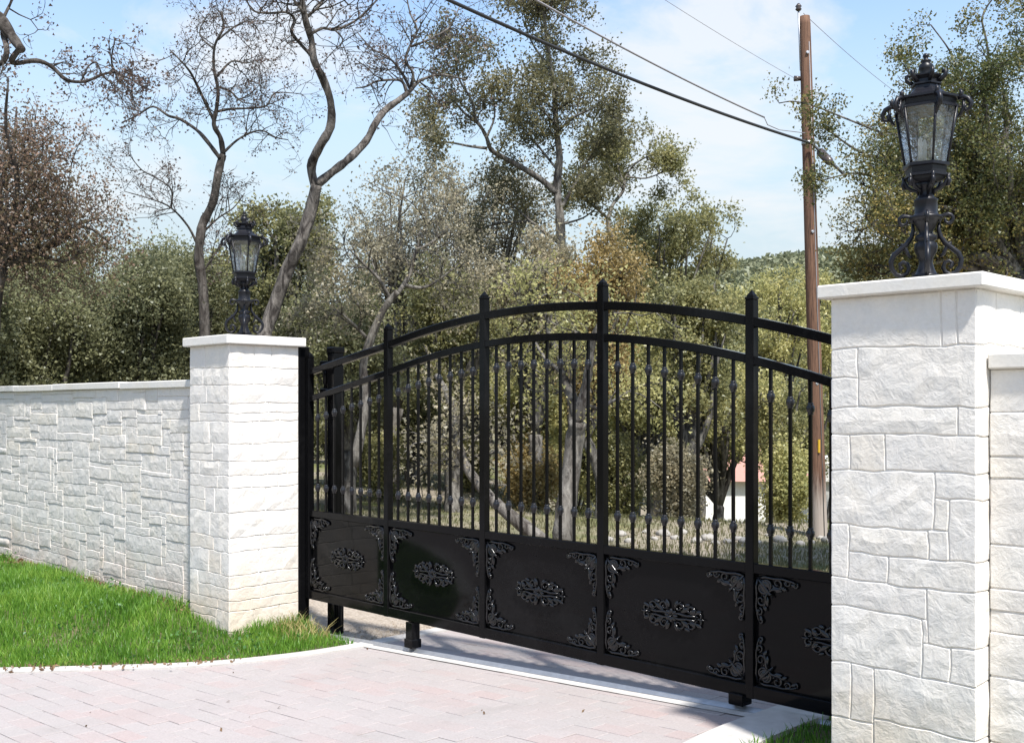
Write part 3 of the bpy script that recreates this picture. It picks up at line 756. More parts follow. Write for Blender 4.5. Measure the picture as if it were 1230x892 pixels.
    mb = MB(); mb.lathe([(.028, .858), (.020, .868), (.030, .884), (.030, .902), (.016, .912), (.022, .918), (.022, .923), (.010, .928), (.009, .934), (.014, .940), (.012, .948), (0, .956)], 12); mb.build('finial', M_lamp, t)
    for k in range(3):
        a = k * 2.094 + .4; mb = MB(); x, y = .03 * math.cos(a), .03 * math.sin(a)
        mb.lathe([(.009, .484), (.009, .555), (.007, .557), (.010, .567), (.008, .585), (0, .60)], 8, (x, y, 0)); mb.build('candle', M_candle, t)
lantern((-2.74, .30, 2.266), 'smaller-looking black cast iron lantern standing on the left pillar before two tree trunks', .25)
lantern((2.715, .28, 2.233), 'black cast iron lantern with six glass panes on the right pillar', -.30, .975)

# ------------------------------------------------------------------ trees
class Tree:
    def __init__(s, seed, crook=.32):
        s.r = random.Random(seed); s.main = MB(); s.tw = MB(); s.tips = []; s.crook = crook; s.clump = True; s.rs = 1.0
    def limb(s, pts, r0, r1, sides=8, sub=4, mb=None):
        r0 *= s.rs; r1 = max(r1 * s.rs, .006)
        pts = [Vector(p) for p in pts]; out = []
        n = len(pts)
        for i in range(n - 1):
            p0, p1, p2, p3 = pts[max(i - 1, 0)], pts[i], pts[i + 1], pts[min(i + 2, n - 1)]
            for k in range(sub):
                t = k / sub; out.append(.5 * ((2 * p1) + (p2 - p0) * t + (2 * p0 - 5 * p1 + 4 * p2 - p3) * t * t + (3 * p1 - p0 - 3 * p2 + p3) * t ** 3))
        out.append(pts[-1]); m = len(out) - 1
        rad = [(r0 + (r1 - r0) * i / m) * s.r.uniform(.9, 1.12) for i in range(m + 1)]
        (mb or s.main).tube(out, rad, sides); return out, rad
    def px(s, pl, depth, dz=0, r0=.1, r1=.05, sides=8):
        """limb traced in photo pixels, at its own distance, leaning dz metres away along its length"""
        n = len(pl); z = depth; pts = []
        for i, (x, y) in enumerate(pl):
            pts.append(P(x, y, depth + dz * i / max(1, n - 1) + s.r.uniform(-.08, .08)))
        return s.limb(pts, r0, r1, sides)
    def grow(s, p, d, Ln, rad, lvl, up=.12):
        r = s.r; n = max(3, int(Ln / .16)); n = min(n, 9); pts = [p.copy()]; q = p.copy(); d = d.normalized()
        for i in range(n):
            d = (d + Vector((r.gauss(0, 1), r.gauss(0, 1), r.gauss(0, 1))) * s.crook + Vector((0, 0, up * .5))).normalized()
            q = q + d * (Ln / n); pts.append(q.copy())
        r1 = rad * .45
        s.tw.tube(pts, [rad + (r1 - rad) * i / n for i in range(n + 1)], 3 if rad < .02 else 5, cap=False)
        if lvl <= 0:
            s.tips += pts[1:]; return
        for i in range(s.kids):
            k = r.randint(max(1, n // 3), n); b = pts[k]
            dd = (pts[k] - pts[k - 1]).normalized(); o = Vector((r.gauss(0, 1), r.gauss(0, 1), r.gauss(0, 1)))
            o = (o - dd * o.dot(dd)).normalized()
            s.grow(b, dd * r.uniform(.35, .9) + o * r.uniform(.6, 1.0), Ln * r.uniform(.45, .75), max(.0035, rad * .6), lvl - 1, up)
    kids = 3
    def sprout(s, lm, n, Ln, lvl, kids=3, start=.3, up=.12, rad=.02):
        pts, rads = lm; s.kids = kids; r = s.r
        nc = max(2, n // 2); cen = [r.randint(int(start * (len(pts) - 1)), len(pts) - 1) for _ in range(nc)] + [len(pts) - 1]
        for i in range(n):
            k = r.choice(cen) if s.clump else r.randint(int(start * (len(pts) - 1)), len(pts) - 1)
            dd = (pts[min(k + 1, len(pts) - 1)] - pts[max(k - 1, 0)]).normalized(); o = Vector((r.gauss(0, 1), r.gauss(0, 1), r.gauss(0, 1)))
            o = (o - dd * o.dot(dd)).normalized()
            s.grow(pts[k], dd * .5 + o, Ln * r.uniform(.6, 1.2), min(rad, rads[k] * .7), lvl, up)
    def leaves(s, per, size, spread, mat, keep=1.0):
        T = np.array([tuple(t) for t in s.tips]); g = np.random.default_rng(s.r.randint(0, 1 << 30))
        if keep < 1: T = T[g.random(len(T)) < keep]
        per = int(round(per * 3.6)); size = size * .50; T = np.repeat(T, per, 0); n = len(T)
        c = T + g.normal(0, spread, (n, 3)); return leaf_mesh(c, size, mat, g, tri=True)
    def finish(s, name, label, bark_, leafme, cat='tree', group=None, twigmat=None):
        base = s.main.v[0]
        o = empty(name, (0, 0, 0), label, cat, group)
        b = Vector(base); o.location = b
        if s.main.v:
            s.main.v = [tuple(Vector(v) - b) for v in s.main.v]; s.main.build('trunk', bark_, o)
        if s.tw.v:
            s.tw.v = [tuple(Vector(v) - b) for v in s.tw.v]; s.tw.build('branches', twigmat or bark_, o, kind='stuff')
        if leafme:
            leafme.transform(Matrix.Translation(-b)); link('foliage', leafme, o, kind='stuff')
        return o
def leaf_mesh(c, size, mat, g, elong=1.7, tri=False):
    n = len(c)
    a = g.normal(0, 1, (n, 3)); a /= np.linalg.norm(a, axis=1)[:, None]
    b = g.normal(0, 1, (n, 3)); b -= a * (a * b).sum(1)[:, None]; b /= np.linalg.norm(b, axis=1)[:, None]
    s = size * g.uniform(.5, 1.15, (n, 1)); a *= s * elong / 2; b *= s / 2
    nrm = np.cross(a, b); nrm /= np.linalg.norm(nrm, axis=1)[:, None]
    if tri:
        b *= 1.5
        V = np.stack([c - a - b, c - a * .6 + b, c + a], 1).reshape(-1, 3)
        return np_mesh('foliage', V, np.arange(3 * n).reshape(n, 3), mat)
    V = np.stack([c - a, c + b + nrm * s * .12, c + a, c - b + nrm * s * .12], 1).reshape(-1, 3)
    return np_mesh('foliage', V, np.arange(4 * n).reshape(n, 4), mat)
def groundat(px, depth):
    p = P(px, HY, depth); return Vector((p.x, p.y, float(terr(p.x, p.y)) - .05))
def oak(seed, px, depth, cpy, hw, hh, label, leaf=ML_oak, bark_=MB_oak, nl=16, per=7, size=.075, lean=0, r0=.16, fork=.35, cat='tree', group=None, name='oak_tree', spread=.10, twl=.55, sub=3, low=0, tw=5):
    """free-grown tree: crown is an uneven ellipsoid centred on photo row cpy, half extents hw x hh in photo pixels at its distance"""
    T = Tree(seed); r = T.r; g = groundat(px + lean, depth); k = depth / F
    cc = P(px, cpy, depth); ax = (hw * k, hw * k * .8, hh * k)
    fk = g.lerp(cc, fork) + Vector((r.uniform(-.2, .2), r.uniform(-.2, .2), 0))
    T.limb([g - Vector((0, 0, .2)), g.lerp(fk, .5) + Vector((r.uniform(-.15, .15), r.uniform(-.15, .15), 0)), fk], r0, r0 * .8)
    for i in range(nl):
        while True:
            q = Vector((r.uniform(-1, 1), r.uniform(-1, 1), r.uniform(-1, 1)))
            if .35 < q.length < 1: break
        q = Vector((q.x * ax[0], q.y * ax[1], q.z * ax[2])) * r.uniform(.75, 1.08) + cc
        m1 = fk.lerp(q, .35) + Vector((r.gauss(0, .2), r.gauss(0, .2), r.uniform(0, .3))) * ax[2] * .5; m2 = fk.lerp(q, .7) + Vector((r.gauss(0, .15), r.gauss(0, .15), r.gauss(0, .15))) * ax[2] * .5
        lm = T.limb([fk, m1, m2, q], r0 * r.uniform(.3, .55), .015, 5, 3)
        T.sprout(lm, tw, ax[2] * twl * r.uniform(.7, 1.2), 1, sub, .4 - low, rad=.018)
    return T.finish(name, label, bark_, T.leaves(per, size, spread, leaf), cat, group)

# left: twisted tall tree with a forked trunk
T = Tree(101); T.rs = 0.7
D = 14
tk = T.px([(300, 480), (312, 420), (326, 378), (345, 325), (362, 288), (374, 250), (380, 222)], D, 0, .150, .105, 10)
a = T.px([(379, 226), (374, 200), (384, 176), (397, 152), (397, 122), (388, 95), (377, 72), (374, 48), (366, 20), (358, -30), (350, -80)], D, -.8, .088, .045, 8)
b = T.px([(380, 222), (400, 206), (420, 190), (440, 169), (450, 150), (462, 133), (478, 121), (491, 111)], D, .9, .078, .058, 8)
D2 = D + .9
fine = [T.px(*q) for q in [
    ([(491, 111), (503, 98), (518, 92), (533, 90), (560, 96)], D2, .3, .042, .015, 6), ([(489, 112), (483, 98), (470, 96), (452, 98), (440, 104), (427, 106)], D2, -.3, .035, .012, 6),
    ([(493, 108), (484, 90), (474, 76), (462, 66), (446, 58), (430, 40)], D2, .2, .032, .01, 6), ([(494, 104), (496, 88), (487, 72), (494, 52), (501, 36), (492, 14), (486, -20)], D2, -.2, .034, .012, 6),
    ([(494, 56), (512, 49), (530, 40), (542, 30), (552, 8)], D2, .3, .026, .010, 6), ([(377, 70), (360, 52), (350, 38), (354, 24), (344, 15), (322, 16), (303, 12), (292, -10)], D - .6, -.3, .034, .014, 6),
    ([(375, 40), (388, 34), (402, 36), (422, 28), (440, 14), (458, -6)], D - .6, .3, .032, .014, 6), ([(402, 36), (412, 48), (404, 58)], D - .6, 0, .018, .012, 5), ([(370, 20), (386, 4), (398, -20)], D - .7, .2, .028, .02, 6), ([(366, 16), (350, -4), (335, -30)], D - .7, -.2, .028, .02, 6)]]
T.clump = False
for q in fine: T.sprout(q, 9, .55, 2, 3, .2, .1, .011)
T.sprout(a, 6, .8, 2, 3, .7, .1, .014)
T.finish('bare_tree', 'tall twisted tree with a forked grey-brown trunk rising right of the left lantern', MB_twist, T.leaves(1, .05, .05, ML_brown, .22), 'tree', None, MB_dark)
# left: bare dark tree behind the left lantern
T = Tree(102); T.rs = 0.62; D = 16
T.px([(250, 500), (247, 440), (246, 400), (244, 350), (239, 310), (241, 283), (244, 268), (256, 243), (261, 215), (265, 196), (268, 186)], D, 0, .135, .085, 9)
fine = [T.px(*q) for q in [
    ([(268, 186), (265, 166), (257, 150), (260, 132), (262, 108), (257, 82), (258, 55), (268, 34), (266, 14)], D, -.5, .065, .02, 7),
    ([(264, 190), (249, 170), (236, 156), (216, 143), (202, 139), (184, 128), (166, 138), (146, 148)], D, .6, .05, .015, 6),
    ([(257, 145), (246, 122), (236, 101), (228, 86), (216, 72), (204, 60)], D, -.6, .042, .015, 6), ([(268, 184), (284, 169), (300, 160), (315, 157), (331, 165), (346, 168)], D, .5, .035, .012, 6),
    ([(261, 134), (277, 131), (300, 130), (320, 127), (330, 112), (352, 112)], D, .6, .035, .012, 6), ([(262, 105), (276, 109), (290, 122), (306, 125)], D, -.4, .03, .012, 5), ([(261, 92), (278, 74), (296, 76), (316, 70)], D, .4, .03, .010, 5), ([(258, 60), (240, 42), (246, 22)], D, .2, .026, .010, 5), ([(262, 48), (282, 32), (300, 26), (312, 40)], D, .3, .026, .010, 5),
    ([(238, 296), (226, 272), (206, 250), (184, 240), (150, 230)], D, -.6, .032, .01, 5), ([(205, 250), (206, 228), (188, 214), (170, 204), (154, 184)], D, -.3, .024, .008, 5), ([(243, 280), (262, 262), (280, 250), (294, 232)], D, .4, .028, .01, 5), ([(242, 330), (258, 305), (270, 290)], D, .4, .028, .01, 5)]]
T.clump = False
for q in fine: T.sprout(q, 11, .52, 2, 3, .3, .1, .009)
T.finish('bare_tree', 'nearly bare tree with spreading twigs directly behind the left lantern', MB_dark, T.leaves(1, .045, .05, ML_brown, .30), 'tree', None, MB_dark)
# centre: tall open live oak
T = Tree(103); T.rs = 0.62; D = 20
tk = T.px([(690, 520), (684, 430), (680, 370), (676, 320), (674, 290), (672, 255), (669, 222), (672, 190), (668, 152), (666, 112), (660, 72), (655, 34), (652, 6)], D, 0, .19, .04, 9)
lim = [T.px(*q) for q in [
    ([(669, 232), (650, 216), (626, 201), (606, 190), (590, 180), (584, 164), (574, 148), (558, 136), (546, 122)], D, -.8, .10, .03, 7),
    ([(584, 178), (566, 176), (545, 172), (520, 169), (496, 164)], D - .6, -.5, .05, .012, 6), ([(572, 146), (566, 120), (552, 96), (548, 70), (560, 40)], D - .8, -.3, .045, .012, 6), ([(584, 166), (594, 140), (590, 112), (580, 84)], D - .8, .4, .035, .012, 6),
    ([(672, 292), (655, 280), (640, 268), (615, 267), (592, 270), (566, 280)], D, .8, .07, .02, 6), ([(640, 268), (620, 250), (604, 232)], D, .6, .035, .012, 5),
    ([(674, 250), (690, 222), (702, 198), (716, 180)], D, .5, .06, .02, 6), ([(668, 160), (688, 142), (708, 132), (724, 124)], D, -.6, .05, .015, 6), ([(666, 118), (684, 96), (694, 84)], D, .4, .04, .015, 5), ([(662, 82), (644, 60), (634, 40), (630, 16)], D, .4, .04, .014, 5), ([(656, 40), (672, 20), (684, 2)], D, .3, .03, .012, 5),
    ([(670, 205), (650, 180), (634, 160), (622, 146)], D, .6, .045, .015, 5), ([(668, 150), (648, 128), (638, 110)], D, -.5, .035, .013, 5), ([(673, 270), (700, 262), (716, 250)], D, -.5, .04, .015, 5)]]
for q in lim: T.sprout(q, 8, .58, 1, 4, .45, .12, .016)
T.sprout(tk, 24, .70, 1, 4, .62, .1, .018)
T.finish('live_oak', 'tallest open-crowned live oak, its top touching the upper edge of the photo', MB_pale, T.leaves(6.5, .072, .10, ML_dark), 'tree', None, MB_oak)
# right of it: smaller flat-topped oak
T = Tree(104); T.rs = 0.7; D = 22
T.px([(752, 500), (748, 400), (742, 345), (740, 312), (734, 284), (730, 264)], D, 0, .12, .075, 8)
lim = [T.px(*q) for q in [([(730, 264), (736, 246), (748, 230), (752, 212), (764, 196), (786, 184)], D, .5, .06, .02, 6), ([(730, 262), (716, 250), (702, 240), (690, 236)], D, -.4, .045, .02, 6), ([(749, 228), (736, 208), (726, 190), (716, 178)], D, -.4, .04, .015, 5), ([(753, 212), (776, 214), (798, 206)], D, .4, .035, .015, 5), ([(750, 222), (742, 198), (744, 178)], D, .5, .035, .015, 5),
    ]]
for q in lim: T.sprout(q, 9, .5, 1, 4, .5, .1, .018)
T.finish('live_oak', 'small oak with a flat olive crown between the tallest oak and the utility pole', MB_pale, T.leaves(7, .072, .08, ML_oak), 'tree', None, MB_oak)
# behind the gate: leaning pair of pale trunks seen between the bars
T = Tree(105); D = 12.5
T.px([(678, 700), (676, 640), (684, 580), (690, 530), (694, 505)], D, 0, .13, .10, 9)
lim = [T.px(*q) for q in [([(694, 505), (688, 480), (678, 455), (672, 425), (660, 400), (655, 370)], D, .6, .07, .03, 6), ([(694, 506), (700, 480), (706, 450), (712, 410), (724, 380)], D, -.2, .07, .03, 6), ([(700, 482), (716, 490), (735, 482), (755, 470)], D, .2, .03, .015, 5), ([(676, 448), (655, 430), (640, 405)], D, .5, .03, .015, 5)]]
for q in lim: T.sprout(q, 7, .6, 1, 4, .3, .1, .015)
T.finish('live_oak', 'small pale-trunked oak forking low behind the gate, left of the centre post', MB_pale, T.leaves(4, .06, .10, ML_olive), 'tree', None, MB_oak)
T = Tree(106); D = 12
lm = T.px([(668, 662), (640, 640), (612, 618), (590, 598), (560, 560), (548, 520), (540, 480), (524, 450)], D, .9, .09, .035, 8)
T.sprout(lm, 12, .7, 1, 4, .5, .1, .015)
T.finish('leaning_oak', 'low pale trunk leaning far to the left behind the gate bars', MB_pale, T.leaves(4, .06, .10, ML_grey), 'tree', None, MB_oak)
# pale crooked trunk left of centre
T = Tree(107); T.rs = 0.8; D = 15
T.px([(425, 560), (440, 480), (436, 440), (448, 400), (462, 370), (478, 350)], D, 0, .085, .06, 8)
lim = [T.px(*q) for q in [([(478, 352), (492, 330), (500, 300), (512, 270), (508, 240)], D, .4, .045, .015, 6), ([(470, 362), (455, 335), (438, 318), (420, 300)], D, -.4, .04, .012, 6), ([(440, 405), (420, 385), (404, 372)], D, -.2, .035, .012, 5), ([(484, 342), (510, 345), (535, 330), (552, 316)], D, .4, .04, .012, 5), ([(500, 300), (520, 290), (540, 270)], D, .2, .03, .012, 5)]]
for q in lim: T.sprout(q, 8, .7, 2, 3, .2, .12, .014)
T.finish('crooked_oak', 'thin crooked grey-leaved oak behind the left end of the gate', MB_pale, T.leaves(3, .055, .07, ML_grey, .8), 'tree', None, MB_oak)
# overhanging limb at the upper left, of a tree standing outside the frame
T = Tree(108); T.rs = 0.62; D = 10
p = groundat(-330, 10)
tk = T.limb([p, P(-320, 400, 10), P(-290, 200, 10), P(-230, 80, 10), P(-130, 30, 10), P(-50, 12, 10), P(-8, 18, 10), P(10, 38, 10), P(26, 60, 9.9)], .26, .055, 10)
lim = [T.px(*q) for q in [([(4, 40), (8, 60), (4, 74), (-14, 84), (-60, 120)], D, -.1, .05, .03, 6), ([(24, 58), (14, 72), (20, 76), (44, 73), (62, 80), (80, 96), (102, 98), (122, 90), (138, 86)], D, .3, .045, .018, 7), ([(138, 86), (150, 92), (176, 106)], D + .3, 0, .014, .006, 5), ([(98, 97), (106, 80), (116, 76), (124, 92), (134, 100)], D + .3, 0, .014, .007, 5), ([(136, 88), (134, 70), (138, 48)], D + .3, 0, .014, .006, 5), ([(0, 30), (10, 10), (24, -20)], D, .3, .03, .012, 5)]]
for q, n in zip(lim, (7, 8, 3, 4, 3, 5)): T.sprout(q, n, .36, 2, 3, .3, .1, .009)
T.finish('overhanging_oak', 'dark crooked limb reaching in from the upper left corner with sparse leaves', MB_dark, T.leaves(1, .042, .05, ML_brown, .55), 'tree', None, MB_dark)
# russet-leaved tree at the left edge
T = Tree(109); D = 12.5; g = groundat(-20, D)
T.limb([g, P(-15, 420, D), P(-10, 360, D), P(0, 320, D)], .14, .10, 8)
for (x, y, n) in ((20, 130, 8), (-40, 150, 6), (60, 190, 8), (90, 245, 8), (120, 262, 9), (130, 290, 5), (10, 210, 9), (-60, 250, 6), (50, 270, 9), (20, 290, 8), (70, 320, 7), (30, 160, 7), (100, 300, 6), (-30, 300, 6), (10, 100, 5), (60, 230, 7), (0, 250, 9), (30, 310, 8), (40, 240, 9)):
    q = P(x, y, D + T.r.uniform(-1, 1)); s0 = P(0, 322, D)
    lm = T.limb([s0, s0.lerp(q, .4) + Vector((T.r.gauss(0, .15), T.r.gauss(0, .15), .1)), s0.lerp(q, .75) + Vector((0, 0, T.r.gauss(0, .1))), q], .04, .01, 5, 3)
    T.sprout(lm, n, .5, 1, 4, .45, .1, .01)
T.finish('russet_tree', 'tree with thinning red-brown leaves at the left edge above the hedge', MB_dark, T.leaves(3.4, .046, .12, ML_russet), 'tree', None, MB_dark)
# right: large turning oak behind the right lantern
T = Tree(110); D = 10.5; g = groundat(1260, D)
fk = P(1225, 330, D); T.limb([g, P(1245, 450, D), fk], .2, .16, 9)
tg = [(1100, 120, 7), (1082, 160, 6), (1075, 200, 6), (1072, 255, 7), (1078, 300, 8), (1045, 225, 8), (1048, 270, 8), (1045, 318, 9), (1070, 290, 9), (1060, 190, 7), (1095, 330, 9), (1140, 330, 9), (1100, 215, 9), (1120, 280, 10), (1150, 240, 10), (1110, 180, 8), (1110, 250, 9), (1110, 310, 9), (1160, 130, 9), (1160, 200, 10), (1160, 270, 10), (1165, 320, 9), (1205, 110, 9), (1210, 170, 10), (1210, 230, 10), (1215, 290, 10), (1250, 20, 7), (1260, 90, 9), (1270, 160, 9), (1270, 230, 9), (1280, 300, 8), (1180, 90, 8), (1080, 220, 8), (1085, 280, 8), (1330, 120, 7), (1340, 230, 7), (1140, 100, 6), (1185, 160, 9), (1190, 240, 9), (1135, 220, 9), (1140, 290, 9)]
for (x, y, n) in tg:
    q = P(x, y, D + T.r.uniform(-1.1, 1.3)); m = fk.lerp(q, .4) + Vector((T.r.gauss(0, .15), T.r.gauss(0, .15), .15)); lm = T.limb([fk, m, fk.lerp(q, .75) + Vector((0, 0, T.r.gauss(0, .12))), q], .06, .012, 5, 3)
    T.sprout(lm, n, .36, 1, 5, .5, .1, .012)
for pl in ([(1060, 160), (1040, 152), (1010, 140), (985, 130), (955, 122), (936, 124)], [(1050, 190), (1025, 178), (1000, 160), (990, 150)], [(1060, 215), (1030, 208), (1005, 212), (985, 218)], [(1160, 110), (1150, 85), (1140, 60), (1118, 30)], [(1190, 90), (1185, 50), (1180, 20), (1195, -5)], [(1110, 130), (1096, 105), (1088, 70)]):
    lm = T.px(pl, D, 0, .016, .006, 4); T.sprout(lm, 7, .17, 1, 2, .15, .1, .005)
T.finish('turning_oak', 'large oak with green and ochre leaves filling the view behind the right lantern', MB_oak, T.leaves(6, .036, .06, ML_right), 'tree', None, MB_dark)

# free-grown trees and shrubs
oak(201, 800, 24, 292, 92, 58, 'rounded olive oak crown between the flat-topped oak and the utility pole', ML_oak, nl=22, per=7, size=.085)
oak(202, 470, 21, 290, 70, 80, 'thin grey-green oak right of the twisted trunk', ML_grey, MB_pale, nl=20, per=3, size=.07, tw=6, spread=.14)
oak(203, 570, 23, 275, 90, 70, 'grey-green oak left of the tallest oak with sky showing through', ML_grey, MB_pale, nl=24, per=4, size=.075, tw=6, spread=.14)
oak(204, 350, 19, 300, 50, 55, 'dense green oak crown behind the fork-trunked tree', ML_oak, nl=16, per=8, size=.08)
oak(205, 415, 17.5, 400, 75, 70, 'green oak just behind the left end of the gate', ML_green, nl=20, per=7, size=.075)
oak(206, 720, 16.5, 345, 62, 48, 'ochre-yellow small oak above the middle of the gate', ML_ochre, nl=18, per=6, size=.065, r0=.1)
oak(207, 640, 19, 350, 62, 58, 'brownish grey oak behind the gate beneath the tallest oak', ML_grey, nl=20, per=6, size=.075)
oak(208, 545, 18, 385, 70, 60, 'olive oak behind the arch of the gate, left of centre', ML_oak, nl=20, per=6, size=.075)
oak(209, 835, 19, 390, 75, 50, 'olive shrubby oak above the right half of the gate', ML_oak, nl=20, per=7, size=.08)
oak(210, 925, 27, 380, 60, 52, 'yellow-green oak just left of the utility pole', ML_olive, nl=18, per=7, size=.09)
oak(211, 760, 21, 430, 80, 60, 'light green oak seen between the gate bars right of centre', ML_olive, nl=20, per=6, size=.085)
oak(212, 860, 23, 480, 80, 60, 'spreading green oak in front of the far white building', ML_olive, nl=20, per=6, size=.085, r0=.14)
oak(213, 960, 22, 500, 60, 55, 'green oak beside the foot of the utility pole', ML_oak, nl=16, per=6, size=.085, r0=.12)
oak(214, 620, 22, 470, 80, 60, 'pale green shrubby oak behind the middle bars of the gate', ML_olive, nl=20, per=6, size=.085)
oak(215, 500, 24, 480, 80, 70, 'olive oak behind the second bay of the gate', ML_oak, nl=20, per=6, size=.09)
oak(216, 715, 26, 510, 70, 50, 'distant green oak low behind the centre of the gate', ML_olive, nl=16, per=6, size=.10)
oak(217, 1000, 30, 400, 60, 60, 'hazy olive oak right behind the utility pole', ML_olive, nl=16, per=7, size=.11)
oak(218, 410, 24, 500, 70, 60, 'dim green oak behind the black guide post', ML_oak, nl=18, per=7, size=.09)
# evergreen mass above the wall
for i, (px, d, cy, hw, hh, lab, lf) in enumerate([(-30, 15, 400, 70, 70, 'dark green cedar at the far left edge behind the wall', ML_green), (45, 16, 400, 62, 72, 'bushy cedar below the red-brown leaves behind the wall', ML_green), (110, 17.5, 395, 62, 68, 'broad green cedar behind the middle of the wall', ML_green),
        (172, 16.5, 395, 58, 66, 'green cedar just left of the left pillar, behind the wall', ML_green), (225, 19, 375, 60, 70, 'dark green cedar directly behind the left pillar', ML_green), (290, 20, 385, 58, 72, 'green cedar between the two trunks behind the left lantern', ML_oak), (60, 21, 360, 90, 50, 'olive treetop above the cedars behind the wall', ML_oak), (185, 22, 350, 75, 48, 'olive-brown treetop between the cedars and the bare tree', ML_oak)]):
    oak(300 + i, px, d, cy, hw, hh, lab, lf, MB_dark, nl=24, per=11, size=.065, fork=.25, name='cedar_tree', spread=.13, tw=6, r0=.12, twl=.45, low=.2)
# far small trees filling the wood, alike at this distance
protos = []
for i in range(4):
    T = oak(400 + i, 650, 34, 455, 95, 70, 'distant olive tree in the wood behind the gate', [ML_oak, ML_olive, ML_grey, ML_oak][i], MB_dark, nl=16, per=6, size=.16, spread=.22, name='distant_tree', group='distant trees in the wood')
    protos.append(T)
k = 0
for (px, d) in [(20, 32), (110, 36), (200, 31), (290, 35), (370, 32), (450, 37), (540, 33), (620, 38), (700, 42), (780, 48), (850, 56), (930, 52), (1010, 46), (1090, 34), (1180, 32), (60, 46), (240, 48), (420, 50), (590, 52), (-60, 38)]:
    src = protos[k % 4]; g = groundat(px, d)
    if k < 4: o = src
    else:
        o = src.copy(); C.objects.link(o)
        for ch in src.children:
            c = ch.copy(); C.objects.link(c); c.parent = o
    o.location = g; o.rotation_euler = (0, 0, rng.uniform(0, 6)); s_ = rng.uniform(.85, 1.2); o.scale = (s_, s_, s_ * rng.uniform(.85, 1.05)); k += 1
# trees across the street, mirrored in the gate's paint
for (x, y, a) in [(-20, -13, 0), (-15, -17, 1), (-9, -20, 2), (-3, -23, 3), (-25, -9, 4), (4, -25, 5)]:
    src = protos[a % 4]; o = src.copy(); C.objects.link(o)
    for ch in src.children:
        c = ch.copy(); C.objects.link(c); c.parent = o
    o.location = (x, y, float(terr(x, y))); o.rotation_euler = (0, 0, a * 1.3); o.scale = (1.1, 1.1, 1.25)
    o['label'] = 'olive tree across the street, behind the camera'; o['group'] = 'trees across the street'
# undergrowth shrubs
for i, (px, d, cy, hw, hh, lab, lf) in enumerate([(450, 20, 545, 34, 22, 'low dark shrub behind the second gate bay near the guide post', ML_oak), (560, 22, 545, 40, 20, 'low shrub behind the gate left of the centre post', ML_oak), (640, 19, 560, 30, 26, 'yellowish low shrub beside the pale forked trunk', ML_ochre), (745, 20, 560, 40, 28, 'dark low shrub behind the gate right of the centre post', ML_oak), (815, 18, 570, 30, 26, 'dark shrub with crooked stems before the far building', ML_grey), (945, 19, 575, 20, 34, 'thin-stemmed shrub near the utility pole', ML_olive), (500, 26, 530, 50, 26, 'wide grey shrub far behind the second gate bay', ML_grey), (690, 28, 540, 50, 26, 'far olive shrub behind the forked trunk', ML_olive)]):
    oak(500 + i, px, d, cy, hw, hh, lab, lf, MB_dark, nl=12, per=7, size=.07, fork=.15, name='shrub', cat='shrub', r0=.05, spread=.12, low=.3)

# woodland on the far hill
g = np.random.default_rng(77); n = 6500
dep = g.uniform(85, 235, n); sd_ = g.uniform(-.62, .62, n) * dep
X = CAM.x - K * dep + S * sd_; Y = CAM.y + S * dep + K * sd_; Z = terr(X, Y)
cen = np.stack([X, Y, Z + 1.6], 1); cc = np.repeat(cen, 34, 0); u = g.normal(0, 1, cc.shape); u /= np.linalg.norm(u, axis=1)[:, None]; u[:, 2] = np.abs(u[:, 2]) * .9
cc = cc + u * np.repeat(g.uniform(1.4, 2.8, (n, 1)), 34, 0)
tag(link('hillside_woodland', leaf_mesh(cc, .75, leaf_mat('hill_foliage', [(.16, .18, .10), (.21, .225, .13), (.26, .26, .16)], .3, .05), g)), 'pale green wooded hillside on the horizon near the utility pole', 'woodland', None, 'stuff')

# ------------------------------------------------------------------ lawn and grass
def lawn_z(x, y, d):
    t = sst(d / 1.3); return np.maximum(drive_z(x), -.10) * (1 - t) + .10 * t
LA = np.array(LD)
def dist_edge(x, y):
    x = np.atleast_1d(x); y = np.atleast_1d(y); best = np.full(x.shape, 9e9)
    A, B = LA[:-1], LA[1:]
    for a, b in zip(A, B):
        ab = b - a; t = np.clip(((x - a[0]) * ab[0] + (y - a[1]) * ab[1]) / (ab @ ab), 0, 1)
        best = np.minimum(best, np.hypot(x - a[0] - t * ab[0], y - a[1] - t * ab[1]))
    return best
def left_of(x, y):
    """true on the lawn side of the left band"""
    xs = np.interp(y, LA[:, 1], LA[:, 0]); return x < xs
gx = np.concatenate([np.arange(-12, -1.0, .1)]); gy = np.arange(-5.2, .66, .1)
V = []; idx = {}; Fq = []
for i, x in enumerate(gx):
    for jx, y in enumerate(gy):
        e = float(np.interp(y, LA[:, 1], LA[:, 0])); xx = min(x, e + .0)
        V.append((xx, y, float(lawn_z(xx, y, dist_edge(xx, y)[0])) + .004))
ny = len(gy)
for i in range(len(gx) - 1):
    for jx in range(ny - 1):
        a = i * ny + jx; q = (a, a + ny, a + ny + 1, a + 1)
        if abs(V[q[0]][0] - V[q[1]][0]) + abs(V[q[3]][0] - V[q[2]][0]) > 1e-4: Fq.append(q)
me = np_mesh('lawn', np.array(V), np.array(Fq), M_dirt, True); tag(link('lawn', me), kind='structure')
